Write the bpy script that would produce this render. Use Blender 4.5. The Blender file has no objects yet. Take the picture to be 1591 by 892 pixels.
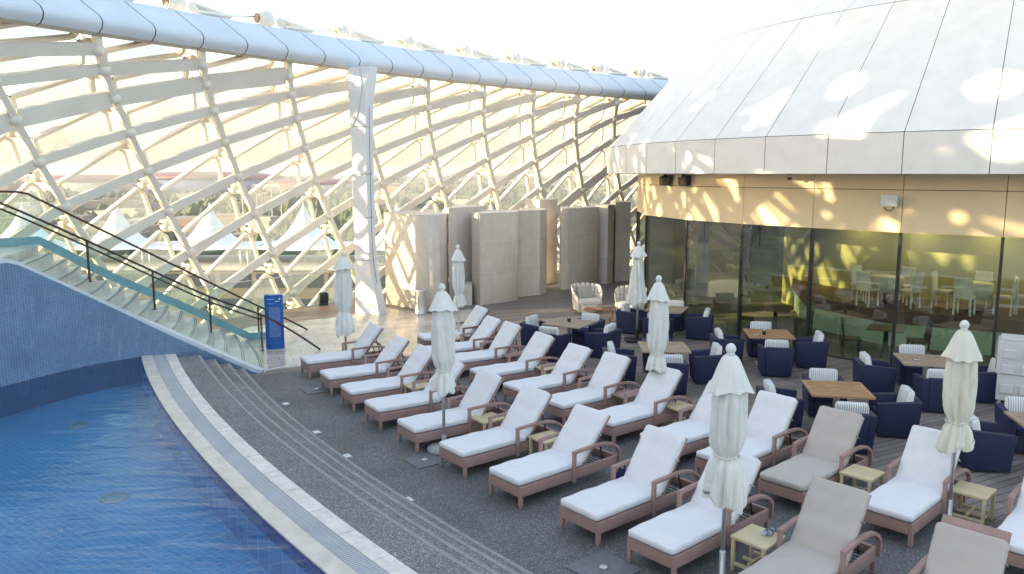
import bpy, bmesh, math, random
from mathutils import Vector, Matrix, noise as mnoise
R_ = math.radians
scene = bpy.context.scene
COL = scene.collection
random.seed(7)

# ------------------------------------------------------------------ camera, sky, sun, exposure
CAMH = 4.5; FPX = 1230.0; PITCH = math.atan(178/FPX)
cam = bpy.data.cameras.new('camera'); camo = bpy.data.objects.new('camera', cam); COL.objects.link(camo)
camo.location = (0, 0, CAMH); camo.rotation_euler = (math.pi/2-PITCH, 0, 0)
cam.sensor_width = 36; cam.lens = FPX/1591*36; cam.clip_start = .1; cam.clip_end = 20000
scene.camera = camo
SUN_AZ = math.atan2(-.28, -.96); SUN_EL = R_(9.0)      # direction towards the sun
sd = Vector((math.cos(SUN_AZ)*math.cos(SUN_EL), math.sin(SUN_AZ)*math.cos(SUN_EL), math.sin(SUN_EL)))
world = bpy.data.worlds.new('World'); scene.world = world; world.use_nodes = True
wn = world.node_tree; bg = wn.nodes['Background']
sky = wn.nodes.new('ShaderNodeTexSky'); sky.sky_type = 'NISHITA'; sky.sun_disc = False
sky.sun_elevation = SUN_EL; sky.sun_rotation = math.pi/2-SUN_AZ; sky.altitude = 0
sky.air_density = 1.0; sky.dust_density = 2; sky.ozone_density = 1.0
veil = wn.nodes.new('ShaderNodeVectorMath'); veil.operation = 'ADD'; veil.inputs[1].default_value = (.85, .82, .79)   # thin high cloud
wn.links.new(sky.outputs[0], veil.inputs[0]); wn.links.new(veil.outputs[0], bg.inputs[0]); bg.inputs[1].default_value = .15
sun = bpy.data.lights.new('sun', 'SUN'); suno = bpy.data.objects.new('sun', sun); COL.objects.link(suno)
sun.energy = 3.6; sun.angle = R_(.5); sun.color = (1, .76, .45)
suno.rotation_euler = sd.to_track_quat('Z', 'Y').to_euler(); suno.location = (-40, -20, 30)
scene.view_settings.view_transform = 'Standard'; scene.view_settings.look = 'None'
scene.view_settings.gamma = 1; scene.view_settings.exposure = 1.76
scene.cycles.max_bounces = 8; scene.cycles.transparent_max_bounces = 24
scene.cycles.volume_bounces = 0; scene.cycles.use_denoising = True

# ------------------------------------------------------------------ helpers
def unp(px, py, z=0.0):
    dx = (px-795.5)/FPX; dy = -(py-446)/FPX
    d = Vector((dx, math.cos(PITCH)+dy*math.sin(PITCH), -math.sin(PITCH)+dy*math.cos(PITCH)))
    t = (z-CAMH)/d.z
    return Vector((0, 0, CAMH))+d*t
def proj(v):
    z = v[2]-CAMH; f = v[1]*math.cos(PITCH)-z*math.sin(PITCH); u = v[1]*math.sin(PITCH)+z*math.cos(PITCH)
    return 795.5+FPX*v[0]/f, 446-FPX*u/f

class MB:
    def __init__(s): s.v = []; s.f = []; s.sm = []
    def add(s, vs, fs, smooth=False):
        n = len(s.v); s.v += [Vector(v) for v in vs]; s.f += [tuple(i+n for i in f) for f in fs]; s.sm += [smooth]*len(fs); return s
    def box(s, c, d, M=None):
        x, y, z = d[0]/2, d[1]/2, d[2]/2
        vs = [Vector((a*x, b*y, e*z)) for a in (-1, 1) for b in (-1, 1) for e in (-1, 1)]
        if M is not None: vs = [M @ v for v in vs]
        vs = [v+Vector(c) for v in vs]
        return s.add(vs, [(0, 1, 3, 2), (4, 6, 7, 5), (0, 4, 5, 1), (2, 3, 7, 6), (0, 2, 6, 4), (1, 5, 7, 3)])
    def beam(s, a, b, w, h, n=(0, 0, 1)):      # w across, h along n
        a = Vector(a); b = Vector(b); t = (b-a).normalized(); n = Vector(n); n = (n-t*n.dot(t)).normalized(); c = t.cross(n)
        vs = [p+c*(i*w/2)+n*(j*h/2) for p in (a, b) for i, j in ((-1, -1), (1, -1), (1, 1), (-1, 1))]
        return s.add(vs, [(3, 2, 1, 0), (4, 5, 6, 7), (0, 1, 5, 4), (1, 2, 6, 5), (2, 3, 7, 6), (3, 0, 4, 7)])
    def tube(s, pts, r, n=8, cap=True):
        pts = [Vector(p) for p in pts]; rs = r if isinstance(r, (list, tuple)) else [r]*len(pts)
        up = None; vs = []
        for i, p in enumerate(pts):
            t = (pts[min(i+1, len(pts)-1)]-pts[max(i-1, 0)]).normalized()
            if up is None:
                up = Vector((0, 0, 1)) if abs(t.z) < .9 else Vector((1, 0, 0))
            u = (up-t*up.dot(t)).normalized(); up = u; w = t.cross(u)
            vs += [p+(u*math.cos(2*math.pi*k/n)+w*math.sin(2*math.pi*k/n))*rs[i] for k in range(n)]
        fs = [(i*n+k, i*n+(k+1) % n, (i+1)*n+(k+1) % n, (i+1)*n+k) for i in range(len(pts)-1) for k in range(n)]
        s.add(vs, fs, True)
        if cap:
            m = len(s.v)-len(vs)
            s.f.append(tuple(m+k for k in reversed(range(n)))); s.f.append(tuple(m+(len(pts)-1)*n+k for k in range(n))); s.sm += [False]*2
        return s
    def sweep(s, pts, prof, normals=None, closed_prof=True, smooth=False):   # prof: list of (side, up)
        pts = [Vector(p) for p in pts]; m = len(prof); vs = []
        for i, p in enumerate(pts):
            t = (pts[min(i+1, len(pts)-1)]-pts[max(i-1, 0)]).normalized()
            n = Vector(normals[i]) if normals else Vector((0, 0, 1)); n = (n-t*n.dot(t)).normalized(); c = t.cross(n)
            vs += [p+c*a+n*b for a, b in prof]
        fs = [(i*m+k, i*m+(k+1) % m, (i+1)*m+(k+1) % m, (i+1)*m+k) for i in range(len(pts)-1) for k in range(m if closed_prof else m-1)]
        if closed_prof: fs += [tuple(reversed(range(m))), tuple((len(pts)-1)*m+k for k in range(m))]
        return s.add(vs, fs, smooth)
    def sphere(s, c, r, nu=12, nv=8, sc=(1, 1, 1)):
        c = Vector(c); vs = [c+Vector((0, 0, r*sc[2]))]
        for j in range(1, nv):
            for i in range(nu):
                a = math.pi*j/nv; b = 2*math.pi*i/nu
                vs.append(c+Vector((r*sc[0]*math.sin(a)*math.cos(b), r*sc[1]*math.sin(a)*math.sin(b), r*sc[2]*math.cos(a))))
        vs.append(c-Vector((0, 0, r*sc[2]))); L = len(vs)-1
        fs = [(0, 1+i, 1+(i+1) % nu) for i in range(nu)]
        for j in range(nv-2):
            fs += [(1+j*nu+i, 1+(j+1)*nu+i, 1+(j+1)*nu+(i+1) % nu, 1+j*nu+(i+1) % nu) for i in range(nu)]
        fs += [(L, 1+(nv-2)*nu+(i+1) % nu, 1+(nv-2)*nu+i) for i in range(nu)]
        return s.add(vs, fs, True)
    def lathe(s, prof, c=(0, 0, 0), n=24, smooth=True):
        c = Vector(c); vs = [c+Vector((r*math.cos(2*math.pi*k/n), r*math.sin(2*math.pi*k/n), z)) for r, z in prof for k in range(n)]
        fs = [(i*n+k, i*n+(k+1) % n, (i+1)*n+(k+1) % n, (i+1)*n+k) for i in range(len(prof)-1) for k in range(n)]
        s.add(vs, fs, smooth); m = len(s.v)-len(vs)
        s.f += [tuple(m+k for k in reversed(range(n))), tuple(m+(len(prof)-1)*n+k for k in range(n))]; s.sm += [False]*2
        return s
    def prism(s, poly, z0, z1):
        n = len(poly); z0s = z0 if isinstance(z0, (list, tuple)) else [z0]*n; z1s = z1 if isinstance(z1, (list, tuple)) else [z1]*n
        vs = [Vector((p[0], p[1], z0s[i])) for i, p in enumerate(poly)]+[Vector((p[0], p[1], z1s[i])) for i, p in enumerate(poly)]
        return s.add(vs, [tuple(reversed(range(n))), tuple(range(n, 2*n))]+[(i, (i+1) % n, (i+1) % n+n, i+n) for i in range(n)])
    def build(s, name, mat, parent=None, bevel=0, seg=2, smooth=False, M=None):
        me = bpy.data.meshes.new(name)
        vs = s.v if M is None else [M @ v for v in s.v]
        me.from_pydata([tuple(v) for v in vs], [], s.f)
        for p, f in zip(me.polygons, s.sm): p.use_smooth = f or smooth
        bm = bmesh.new(); bm.from_mesh(me)
        bmesh.ops.recalc_face_normals(bm, faces=bm.faces)
        if bevel: bmesh.ops.bevel(bm, geom=list(bm.edges), offset=bevel, segments=seg, affect='EDGES', profile=.6, clamp_overlap=True)
        bm.to_mesh(me); bm.free()
        if bevel:
            for p in me.polygons: p.use_smooth = True
            me.set_sharp_from_angle(angle=R_(35)) if hasattr(me, 'set_sharp_from_angle') else None
        me.materials.append(mat)
        o = bpy.data.objects.new(name, me); COL.objects.link(o)
        if parent: o.parent = parent
        return o

def tag(o, label=None, cat=None, group=None, kind=None):
    if label: o['label'] = label
    if cat: o['category'] = cat
    if group: o['group'] = group
    if kind: o['kind'] = kind
    return o
def thing(name, label, cat, loc=(0, 0, 0), rz=0, group=None, kind=None):
    o = bpy.data.objects.new(name, None); COL.objects.link(o); o.empty_display_size = .2
    o.location = loc; o.rotation_euler = (0, 0, rz); return tag(o, label, cat, group, kind)
def struct(o): o['kind'] = 'structure'; return o
def copy_tree(o, parent=None):
    kids = [c for c in ALL() if c.parent == o]
    c = o.copy(); COL.objects.link(c)
    if parent: c.parent = parent
    for k in kids: copy_tree(k, c)
    return c
def ALL(): return list(COL.objects)

# ------------------------------------------------------------------ materials
def hexs(h):
    h = h.lstrip('#'); c = [int(h[i:i+2], 16)/255 for i in (0, 2, 4)]
    return tuple(x/12.92 if x <= .04045 else ((x+.055)/1.055)**2.4 for x in c)
def mat(name, col, rough=.6, metal=0, var=.12, vs=3.0, bump=0, bs=60, spec=.5, col2=None, detail=6, trans=0):
    m = bpy.data.materials.new(name); m.use_nodes = True; nt = m.node_tree; p = nt.nodes['Principled BSDF']
    p.inputs['Roughness'].default_value = rough; p.inputs['Metallic'].default_value = metal; p.inputs['Specular IOR Level'].default_value = spec
    tc = nt.nodes.new('ShaderNodeTexCoord')
    nz = nt.nodes.new('ShaderNodeTexNoise'); nz.inputs['Scale'].default_value = vs; nz.inputs['Detail'].default_value = detail
    nt.links.new(tc.outputs['Object'], nz.inputs['Vector'])
    rp = nt.nodes.new('ShaderNodeValToRGB'); rp.color_ramp.elements[0].position = .3; rp.color_ramp.elements[1].position = .7
    a = tuple(max(0, c*(1-var)) for c in col); b = col2 if col2 else tuple(min(1, c*(1+var)) for c in col)
    rp.color_ramp.elements[0].color = (*a, 1); rp.color_ramp.elements[1].color = (*b, 1)
    nt.links.new(nz.outputs[0], rp.inputs[0]); nt.links.new(rp.outputs[0], p.inputs['Base Color'])
    if bump:
        n2 = nt.nodes.new('ShaderNodeTexNoise'); n2.inputs['Scale'].default_value = bs; n2.inputs['Detail'].default_value = 4
        nt.links.new(tc.outputs['Object'], n2.inputs['Vector'])
        bp = nt.nodes.new('ShaderNodeBump'); bp.inputs['Strength'].default_value = bump; bp.inputs['Distance'].default_value = .02
        nt.links.new(n2.outputs[0], bp.inputs['Height']); nt.links.new(bp.outputs[0], p.inputs['Normal'])
    return m
def N(nt, t, **k):
    n = nt.nodes.new(t)
    for a, b in k.items(): setattr(n, a, b)
    return n
def brick_mat(name, c1, c2, mort, w, h, msz=.01, rough=.5, off=.5, rot=0, noise=.2, ns=1.5, coord='Object', spec=.5, bump=.3, map_=None, fine=0, wall=None, streak=0):
    m = bpy.data.materials.new(name); m.use_nodes = True; nt = m.node_tree; p = nt.nodes['Principled BSDF']; L = nt.links.new
    tc = N(nt, 'ShaderNodeTexCoord'); mp = N(nt, 'ShaderNodeMapping'); mp.inputs['Rotation'].default_value = (map_ or (0, 0, rot))
    if wall is None: L(tc.outputs[coord], mp.inputs[0])
    else:
        sx = N(nt, 'ShaderNodeSeparateXYZ'); L(tc.outputs[coord], sx.inputs[0])
        dt = N(nt, 'ShaderNodeVectorMath', operation='DOT_PRODUCT'); dt.inputs[1].default_value = (math.cos(wall), math.sin(wall), 0); L(tc.outputs[coord], dt.inputs[0])
        cx = N(nt, 'ShaderNodeCombineXYZ'); L(dt.outputs['Value'], cx.inputs[0]); L(sx.outputs[2], cx.inputs[1]); L(cx.outputs[0], mp.inputs[0])
    b = N(nt, 'ShaderNodeTexBrick'); b.offset = off; b.inputs['Scale'].default_value = 1
    b.inputs['Brick Width'].default_value = w; b.inputs['Row Height'].default_value = h; b.inputs['Mortar Size'].default_value = msz
    b.inputs['Mortar Smooth'].default_value = .1; b.inputs['Bias'].default_value = 0
    b.inputs['Color1'].default_value = (*c1, 1); b.inputs['Color2'].default_value = (*c2, 1); b.inputs['Mortar'].default_value = (*mort, 1)
    L(mp.outputs[0], b.inputs['Vector'])
    nz = N(nt, 'ShaderNodeTexNoise'); nz.inputs['Scale'].default_value = ns; nz.inputs['Detail'].default_value = 8; nz.inputs['Roughness'].default_value = .65
    L(tc.outputs[coord], nz.inputs['Vector'])
    mr = N(nt, 'ShaderNodeMapRange'); mr.inputs['From Min'].default_value = .25; mr.inputs['From Max'].default_value = .75
    mr.inputs['To Min'].default_value = 1-noise; mr.inputs['To Max'].default_value = 1+noise; L(nz.outputs[0], mr.inputs[0])
    mx = N(nt, 'ShaderNodeVectorMath', operation='SCALE'); L(b.outputs[0], mx.inputs[0]); L(mr.outputs[0], mx.inputs['Scale'])
    out = mx.outputs[0]
    if fine:
        n3 = N(nt, 'ShaderNodeTexNoise'); n3.inputs['Scale'].default_value = 70; n3.inputs['Detail'].default_value = 3; L(tc.outputs[coord], n3.inputs['Vector'])
        m3 = N(nt, 'ShaderNodeMapRange'); m3.inputs['From Min'].default_value = .3; m3.inputs['From Max'].default_value = .7
        m3.inputs['To Min'].default_value = 1-fine; m3.inputs['To Max'].default_value = 1+fine; L(n3.outputs[0], m3.inputs[0])
        x3 = N(nt, 'ShaderNodeVectorMath', operation='SCALE'); L(out, x3.inputs[0]); L(m3.outputs[0], x3.inputs['Scale']); out = x3.outputs[0]
    if streak:
        ms = N(nt, 'ShaderNodeMapping'); ms.inputs['Scale'].default_value = (7, 7, .9); L(tc.outputs[coord], ms.inputs[0])
        ns_ = N(nt, 'ShaderNodeTexNoise'); ns_.inputs['Scale'].default_value = 1.3; ns_.inputs['Detail'].default_value = 10; ns_.inputs['Roughness'].default_value = .7; L(ms.outputs[0], ns_.inputs['Vector'])
        rs_ = N(nt, 'ShaderNodeMapRange'); rs_.inputs['From Min'].default_value = .58; rs_.inputs['From Max'].default_value = .78; rs_.inputs['To Max'].default_value = streak; L(ns_.outputs[0], rs_.inputs[0])
        mm = N(nt, 'ShaderNodeMixRGB'); mm.inputs[2].default_value = (.55, .6, .66, 1); L(rs_.outputs[0], mm.inputs[0]); L(out, mm.inputs[1]); out = mm.outputs[0]
    L(out, p.inputs['Base Color']); p.inputs['Specular IOR Level'].default_value = spec
    r2 = N(nt, 'ShaderNodeMapRange'); r2.inputs['To Min'].default_value = max(.03, rough-.12); r2.inputs['To Max'].default_value = rough+.12; L(nz.outputs[0], r2.inputs[0]); L(r2.outputs[0], p.inputs['Roughness'])
    if bump:
        bp = N(nt, 'ShaderNodeBump'); bp.inputs['Strength'].default_value = bump; bp.inputs['Distance'].default_value = .004; bp.invert = True
        L(b.outputs['Fac'], bp.inputs['Height']); L(bp.outputs[0], p.inputs['Normal'])
    return m
def glass_mat(name, tint, ior=1.5, rough=.0, haze=0, hcol=(.8, .8, .7), wob=0, gl=(1, 1, 1)):
    m = bpy.data.materials.new(name); m.use_nodes = True; nt = m.node_tree; nt.nodes.clear(); L = nt.links.new
    o = N(nt, 'ShaderNodeOutputMaterial'); t = N(nt, 'ShaderNodeBsdfTransparent'); t.inputs[0].default_value = (*tint, 1)
    g = N(nt, 'ShaderNodeBsdfGlossy'); g.inputs['Roughness'].default_value = rough; g.inputs[0].default_value = (*gl, 1)
    f = N(nt, 'ShaderNodeFresnel'); f.inputs[0].default_value = ior; mx = N(nt, 'ShaderNodeMixShader')
    ge = N(nt, 'ShaderNodeNewGeometry'); iv = N(nt, 'ShaderNodeMath', operation='SUBTRACT'); iv.inputs[0].default_value = 1; L(ge.outputs['Backfacing'], iv.inputs[1])
    ml = N(nt, 'ShaderNodeMath', operation='MULTIPLY'); L(f.outputs[0], ml.inputs[0]); L(iv.outputs[0], ml.inputs[1])
    L(ml.outputs[0], mx.inputs[0]); L(t.outputs[0], mx.inputs[1]); L(g.outputs[0], mx.inputs[2]); out = mx.outputs[0]
    if wob:
        tc = N(nt, 'ShaderNodeTexCoord'); nz = N(nt, 'ShaderNodeTexNoise'); nz.inputs['Scale'].default_value = .9; L(tc.outputs['Object'], nz.inputs['Vector'])
        bp = N(nt, 'ShaderNodeBump'); bp.inputs['Strength'].default_value = wob; bp.inputs['Distance'].default_value = .05
        L(nz.outputs[0], bp.inputs['Height']); L(bp.outputs[0], g.inputs['Normal'])
    if haze:
        d = N(nt, 'ShaderNodeBsdfDiffuse'); d.inputs[0].default_value = (*hcol, 1)
        tl = N(nt, 'ShaderNodeBsdfTranslucent'); tl.inputs[0].default_value = (*hcol, 1)
        a = N(nt, 'ShaderNodeMixShader'); a.inputs[0].default_value = .5; L(d.outputs[0], a.inputs[1]); L(tl.outputs[0], a.inputs[2])
        m2 = N(nt, 'ShaderNodeMixShader')
        tc = N(nt, 'ShaderNodeTexCoord'); nz = N(nt, 'ShaderNodeTexNoise'); nz.inputs['Scale'].default_value = 5; nz.inputs['Detail'].default_value = 9; L(tc.outputs['Object'], nz.inputs['Vector'])
        mr = N(nt, 'ShaderNodeMapRange'); mr.inputs['From Min'].default_value = .3; mr.inputs['From Max'].default_value = .7; mr.inputs['To Min'].default_value = haze*.75; mr.inputs['To Max'].default_value = haze*1.25
        L(nz.outputs[0], mr.inputs[0]); L(mr.outputs[0], m2.inputs[0]); L(out, m2.inputs[1]); L(a.outputs[0], m2.inputs[2]); out = m2.outputs[0]
    L(out, o.inputs[0]); return m

def aggregate(gain=1.0):
    m = bpy.data.materials.new('pebble_aggregate'); m.use_nodes = True; nt = m.node_tree; p = nt.nodes['Principled BSDF']; L = nt.links.new
    tc = N(nt, 'ShaderNodeTexCoord'); v = N(nt, 'ShaderNodeTexVoronoi'); v.inputs['Scale'].default_value = 95; L(tc.outputs['Object'], v.inputs['Vector'])
    rp = N(nt, 'ShaderNodeValToRGB'); e = rp.color_ramp.elements; e[0].color = (*hexs('3c3f46'), 1); e[1].color = (*hexs('9a9894'), 1); e.new(.55).color = (*hexs('5a5b5e'), 1); e.new(.85).color = (*hexs('6e6c6a'), 1)
    sp = N(nt, 'ShaderNodeSeparateColor'); L(v.outputs['Color'], sp.inputs[0]); L(sp.outputs[0], rp.inputs[0])
    nz = N(nt, 'ShaderNodeTexNoise'); nz.inputs['Scale'].default_value = .8; nz.inputs['Detail'].default_value = 7; nz.inputs['Roughness'].default_value = .6; L(tc.outputs['Object'], nz.inputs['Vector'])
    mr = N(nt, 'ShaderNodeMapRange'); mr.inputs['From Min'].default_value = .3; mr.inputs['From Max'].default_value = .7; mr.inputs['To Min'].default_value = .76*gain; mr.inputs['To Max'].default_value = 1.22*gain; L(nz.outputs[0], mr.inputs[0])
    s = N(nt, 'ShaderNodeVectorMath', operation='SCALE'); L(rp.outputs[0], s.inputs[0]); L(mr.outputs[0], s.inputs['Scale']); L(s.outputs[0], p.inputs['Base Color'])
    p.inputs['Roughness'].default_value = .62
    bp = N(nt, 'ShaderNodeBump'); bp.inputs['Strength'].default_value = .6; bp.inputs['Distance'].default_value = .008; bp.invert = True; L(v.outputs['Distance'], bp.inputs['Height']); L(bp.outputs[0], p.inputs['Normal'])
    return m
def wicker(name, c, dark=.45):
    m = bpy.data.materials.new(name); m.use_nodes = True; nt = m.node_tree; p = nt.nodes['Principled BSDF']; L = nt.links.new
    tc = N(nt, 'ShaderNodeTexCoord'); b = N(nt, 'ShaderNodeTexChecker'); b.inputs['Scale'].default_value = 90; L(tc.outputs['Object'], b.inputs[0])
    b.inputs[1].default_value = (*c, 1); b.inputs[2].default_value = (*[x*(1-dark) for x in c], 1)
    nz = N(nt, 'ShaderNodeTexNoise'); nz.inputs['Scale'].default_value = 4; L(tc.outputs['Object'], nz.inputs['Vector'])
    mr = N(nt, 'ShaderNodeMapRange'); mr.inputs['To Min'].default_value = .75; mr.inputs['To Max'].default_value = 1.25; L(nz.outputs[0], mr.inputs[0])
    s = N(nt, 'ShaderNodeVectorMath', operation='SCALE'); L(b.outputs[0], s.inputs[0]); L(mr.outputs[0], s.inputs['Scale']); L(s.outputs[0], p.inputs['Base Color'])
    p.inputs['Roughness'].default_value = .55
    bp = N(nt, 'ShaderNodeBump'); bp.inputs['Strength'].default_value = .4; bp.inputs['Distance'].default_value = .004; L(b.outputs['Fac'], bp.inputs['Height']); L(bp.outputs[0], p.inputs['Normal'])
    return m
def stripes(name, c1, c2, sc):
    m = bpy.data.materials.new(name); m.use_nodes = True; nt = m.node_tree; p = nt.nodes['Principled BSDF']; L = nt.links.new
    tc = N(nt, 'ShaderNodeTexCoord'); w = N(nt, 'ShaderNodeTexWave'); w.wave_type = 'BANDS'; w.bands_direction = 'Y'; w.inputs['Scale'].default_value = sc; w.inputs['Distortion'].default_value = .6
    w.inputs['Detail'].default_value = 2; L(tc.outputs['Object'], w.inputs['Vector'])
    rp = N(nt, 'ShaderNodeValToRGB'); rp.color_ramp.elements[0].color = (*c1, 1); rp.color_ramp.elements[1].color = (*c2, 1); rp.color_ramp.elements[0].position = .3; rp.color_ramp.elements[1].position = .7
    L(w.outputs[0], rp.inputs[0]); L(rp.outputs[0], p.inputs['Base Color']); p.inputs['Roughness'].default_value = .9
    return m
def water_mat():
    m = bpy.data.materials.new('pool_water'); m.use_nodes = True; nt = m.node_tree; nt.nodes.clear(); L = nt.links.new
    o = N(nt, 'ShaderNodeOutputMaterial'); t = N(nt, 'ShaderNodeBsdfTransparent'); t.inputs[0].default_value = (.86, .96, 1.0, 1)
    g = N(nt, 'ShaderNodeBsdfGlossy'); g.inputs['Roughness'].default_value = .02; f = N(nt, 'ShaderNodeFresnel'); f.inputs[0].default_value = 1.36
    tc = N(nt, 'ShaderNodeTexCoord'); mp = N(nt, 'ShaderNodeMapping'); mp.inputs['Rotation'].default_value = (0, 0, .5); mp.inputs['Scale'].default_value = (1, 3.0, 1); L(tc.outputs['Object'], mp.inputs[0])
    n1 = N(nt, 'ShaderNodeTexNoise'); n1.inputs['Scale'].default_value = .9; n1.inputs['Detail'].default_value = 4; n1.inputs['Distortion'].default_value = .6; L(mp.outputs[0], n1.inputs['Vector'])
    bp = N(nt, 'ShaderNodeBump'); bp.inputs['Strength'].default_value = .3; bp.inputs['Distance'].default_value = .15; L(n1.outputs[0], bp.inputs['Height'])
    L(bp.outputs[0], g.inputs['Normal']); L(bp.outputs[0], f.inputs['Normal'])
    mx = N(nt, 'ShaderNodeMixShader'); L(f.outputs[0], mx.inputs[0]); L(t.outputs[0], mx.inputs[1]); L(g.outputs[0], mx.inputs[2]); L(mx.outputs[0], o.inputs[0])
    return m

M = {}
M['agg'] = aggregate(1.15); M['aggl'] = aggregate(1.55); M['aggn'] = mat('step_edge_stone', hexs('8d8c8a'), .7, var=.16, vs=14)  # step edge tone is paler to stand in for shading between treads
M['boards'] = brick_mat('timber_boards', hexs('8d8580'), hexs('716a68'), hexs('3a3434'), 2.4, .14, .008, .55, rot=R_(-28), noise=.22, ns=2.2, fine=.12)
M['bandboards'] = brick_mat('brown_boards', hexs('9a8478'), hexs('836e63'), hexs('463a34'), 2.4, .12, .008, .5, rot=R_(-40), noise=.15)
M['tiles'] = brick_mat('polished_pavers', hexs('cbc2b6'), hexs('b9afa2'), hexs('8a8178'), .6, .3, .007, .22, rot=R_(-22), noise=.16, ns=.9)
M['mosaic_blue'] = brick_mat('blue_mosaic', hexs('637f9f'), hexs('557498'), hexs('8497b1'), .05, .05, .004, .35, off=0, noise=.2, ns=1.6, wall=R_(35), bump=0, streak=.5)
M['mosaic_floor'] = brick_mat('blue_mosaic_floor', hexs('5ba6d8'), hexs('5099ce'), hexs('84bcde'), .09, .09, .007, .4, off=0, noise=.15, ns=.5, rot=R_(38), bump=0)
M['rimblue'] = mat('deep_blue_rim_tile', hexs('1f3f95'), .2)
M['travertine'] = mat('travertine', hexs('d8d4cc'), .6, var=.14, vs=9, bump=.3, bs=30, detail=12)
M['ledge'] = mat('beige_ledge', hexs('cfc9be'), .4, var=.14, vs=5)
M['grate'] = mat('grate_plastic', hexs('b8bcc0'), .5, var=.08)
M['dark'] = mat('dark_gap', (.02, .02, .022), .8)
M['cush'] = mat('white_cushion', (.73, .735, .765), .95, var=.03, vs=5, bump=.25, bs=12)
M['cushb'] = mat('beige_cushion', hexs('b9b0aa'), .95, var=.03, vs=5, bump=.25, bs=12)
M['wick'] = wicker('mauve_wicker', hexs('b09089'), .35)
M['wickb'] = wicker('brown_wicker', hexs('8a7468'))
M['wicky'] = wicker('cream_wicker', hexs('d8caa4'), .2)
M['navy'] = wicker('navy_weave', hexs('1b2650'), .4)
M['navys'] = mat('navy_seat', hexs('18234e'), .9)
M['strut'] = mat('dark_strut', (.05, .04, .045), .5)
M['stripe'] = stripes('striped_fabric', hexs('e6e6e4'), hexs('a3aab2'), 9)
M['plainc'] = mat('pale_fabric', hexs('d9d6cf'), .95, var=.05, bump=.3, bs=30)
M['teak'] = mat('teak', hexs('a5805c'), .55, var=.2, vs=7)
M['teakg'] = mat('weathered_teak', hexs('a18f7c'), .6, var=.2, vs=7)
M['umb'] = mat('umbrella_cloth', (.71, .725, .70), .95, var=.05, vs=5, bump=.3, bs=25)
M['umbw'] = mat('umbrella_cloth_cream', (.70, .69, .60), .95, var=.05, vs=5, bump=.3, bs=25)  # same cloth with warm sunlight put into its colour
M['steel'] = mat('brushed_steel', (.62, .63, .65), .42, .75, var=.05)
M['concrete'] = mat('pale_concrete', hexs('a3a5a8'), .8, var=.15, vs=12, bump=.3)
M['plate'] = mat('grey_plate', hexs('6d6f75'), .7, var=.15, vs=8)
M['white'] = mat('white_paint', (.80, .755, .68), .45, var=.05, vs=1.5)
M['whitec'] = mat('white_cladding', (.72, .75, .79), .4, var=.035, vs=1.2)
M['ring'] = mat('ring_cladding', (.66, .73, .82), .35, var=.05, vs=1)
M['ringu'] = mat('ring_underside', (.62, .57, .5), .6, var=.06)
M['dome'] = mat('dome_cladding', (.77, .755, .725), .4, var=.045, vs=2.5)
M['fascia'] = mat('cream_fascia', (.76, .61, .38), .45, var=.04, vs=1)
M['stone'] = brick_mat('stone_cladding', hexs('d9d0c6'), hexs('d1c8be'), hexs('bdb4aa'), 1.0, 1.04, .006, .6, off=.5, noise=.1, ns=3, wall=R_(22), bump=.1)
M['bronze'] = mat('bronze_rail', hexs('4a3a36'), .35, .6, var=.1)
M['marble'] = mat('stair_marble', hexs('c0c0bb'), .3, var=.2, vs=2.5, detail=12)
M['nosing'] = mat('dark_nosing', hexs('5c6466'), .5)
M['teal'] = mat('teal_glass_base', hexs('79a7b4'), .2, var=.08)
M['wtrim'] = mat('white_trim', hexs('ccd3da'), .4, var=.04)
M['gclear'] = glass_mat('balustrade_glass', (.94, .98, .96), 1.4)
M['gpanel'] = glass_mat('fritted_glass', (.95, .96, .94), 1.35, haze=.21, hcol=(.46, .52, .58))
M['gwin'] = glass_mat('restaurant_glass', (.88, .92, .84), 2.3, wob=.05)
M['totem'] = mat('blue_sign', hexs('1a57a8'), .3, var=.04)
M['print'] = mat('white_print', (.6, .7, .82), .5)
M['black'] = mat('black_plastic', (.02, .02, .022), .4)
M['cable'] = mat('black_cable', (.03, .03, .03), .5)
M['green'] = mat('dark_green_metal', hexs('20382f'), .4)
M['copper'] = mat('copper', hexs('a8684a'), .3, .8, var=.1)
M['cooler'] = mat('white_plastic', hexs('c6c9cc'), .45, var=.05)
M['inwall'] = mat('olive_yellow_wall', hexs('b8b47c'), .6, var=.25, vs=.35)
M['ingreen'] = mat('pale_green_wall', hexs('a3b8a6'), .6, var=.06)
M['indark'] = mat('dark_green_wall', (.10, .12, .09), .6, var=.15)
M['inbrown'] = mat('brown_timber_edge', hexs('5d4536'), .5, var=.12)
M['infloor'] = mat('interior_floor', hexs('6f6a5c'), .3, var=.12, vs=1)
M['inceil'] = mat('interior_ceiling', hexs('b5ad92'), .8)
M['inchair'] = mat('brown_leather', hexs('4c4335'), .5)
M['incloth'] = mat('white_linen', (.75, .76, .78), .9)
M['bottle'] = glass_mat('bottle_plastic', (.93, .96, 1), 1.4, haze=.55, hcol=(.8, .85, .9))
M['bluelabel'] = mat('blue_label', hexs('2a3f78'), .4)

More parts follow.
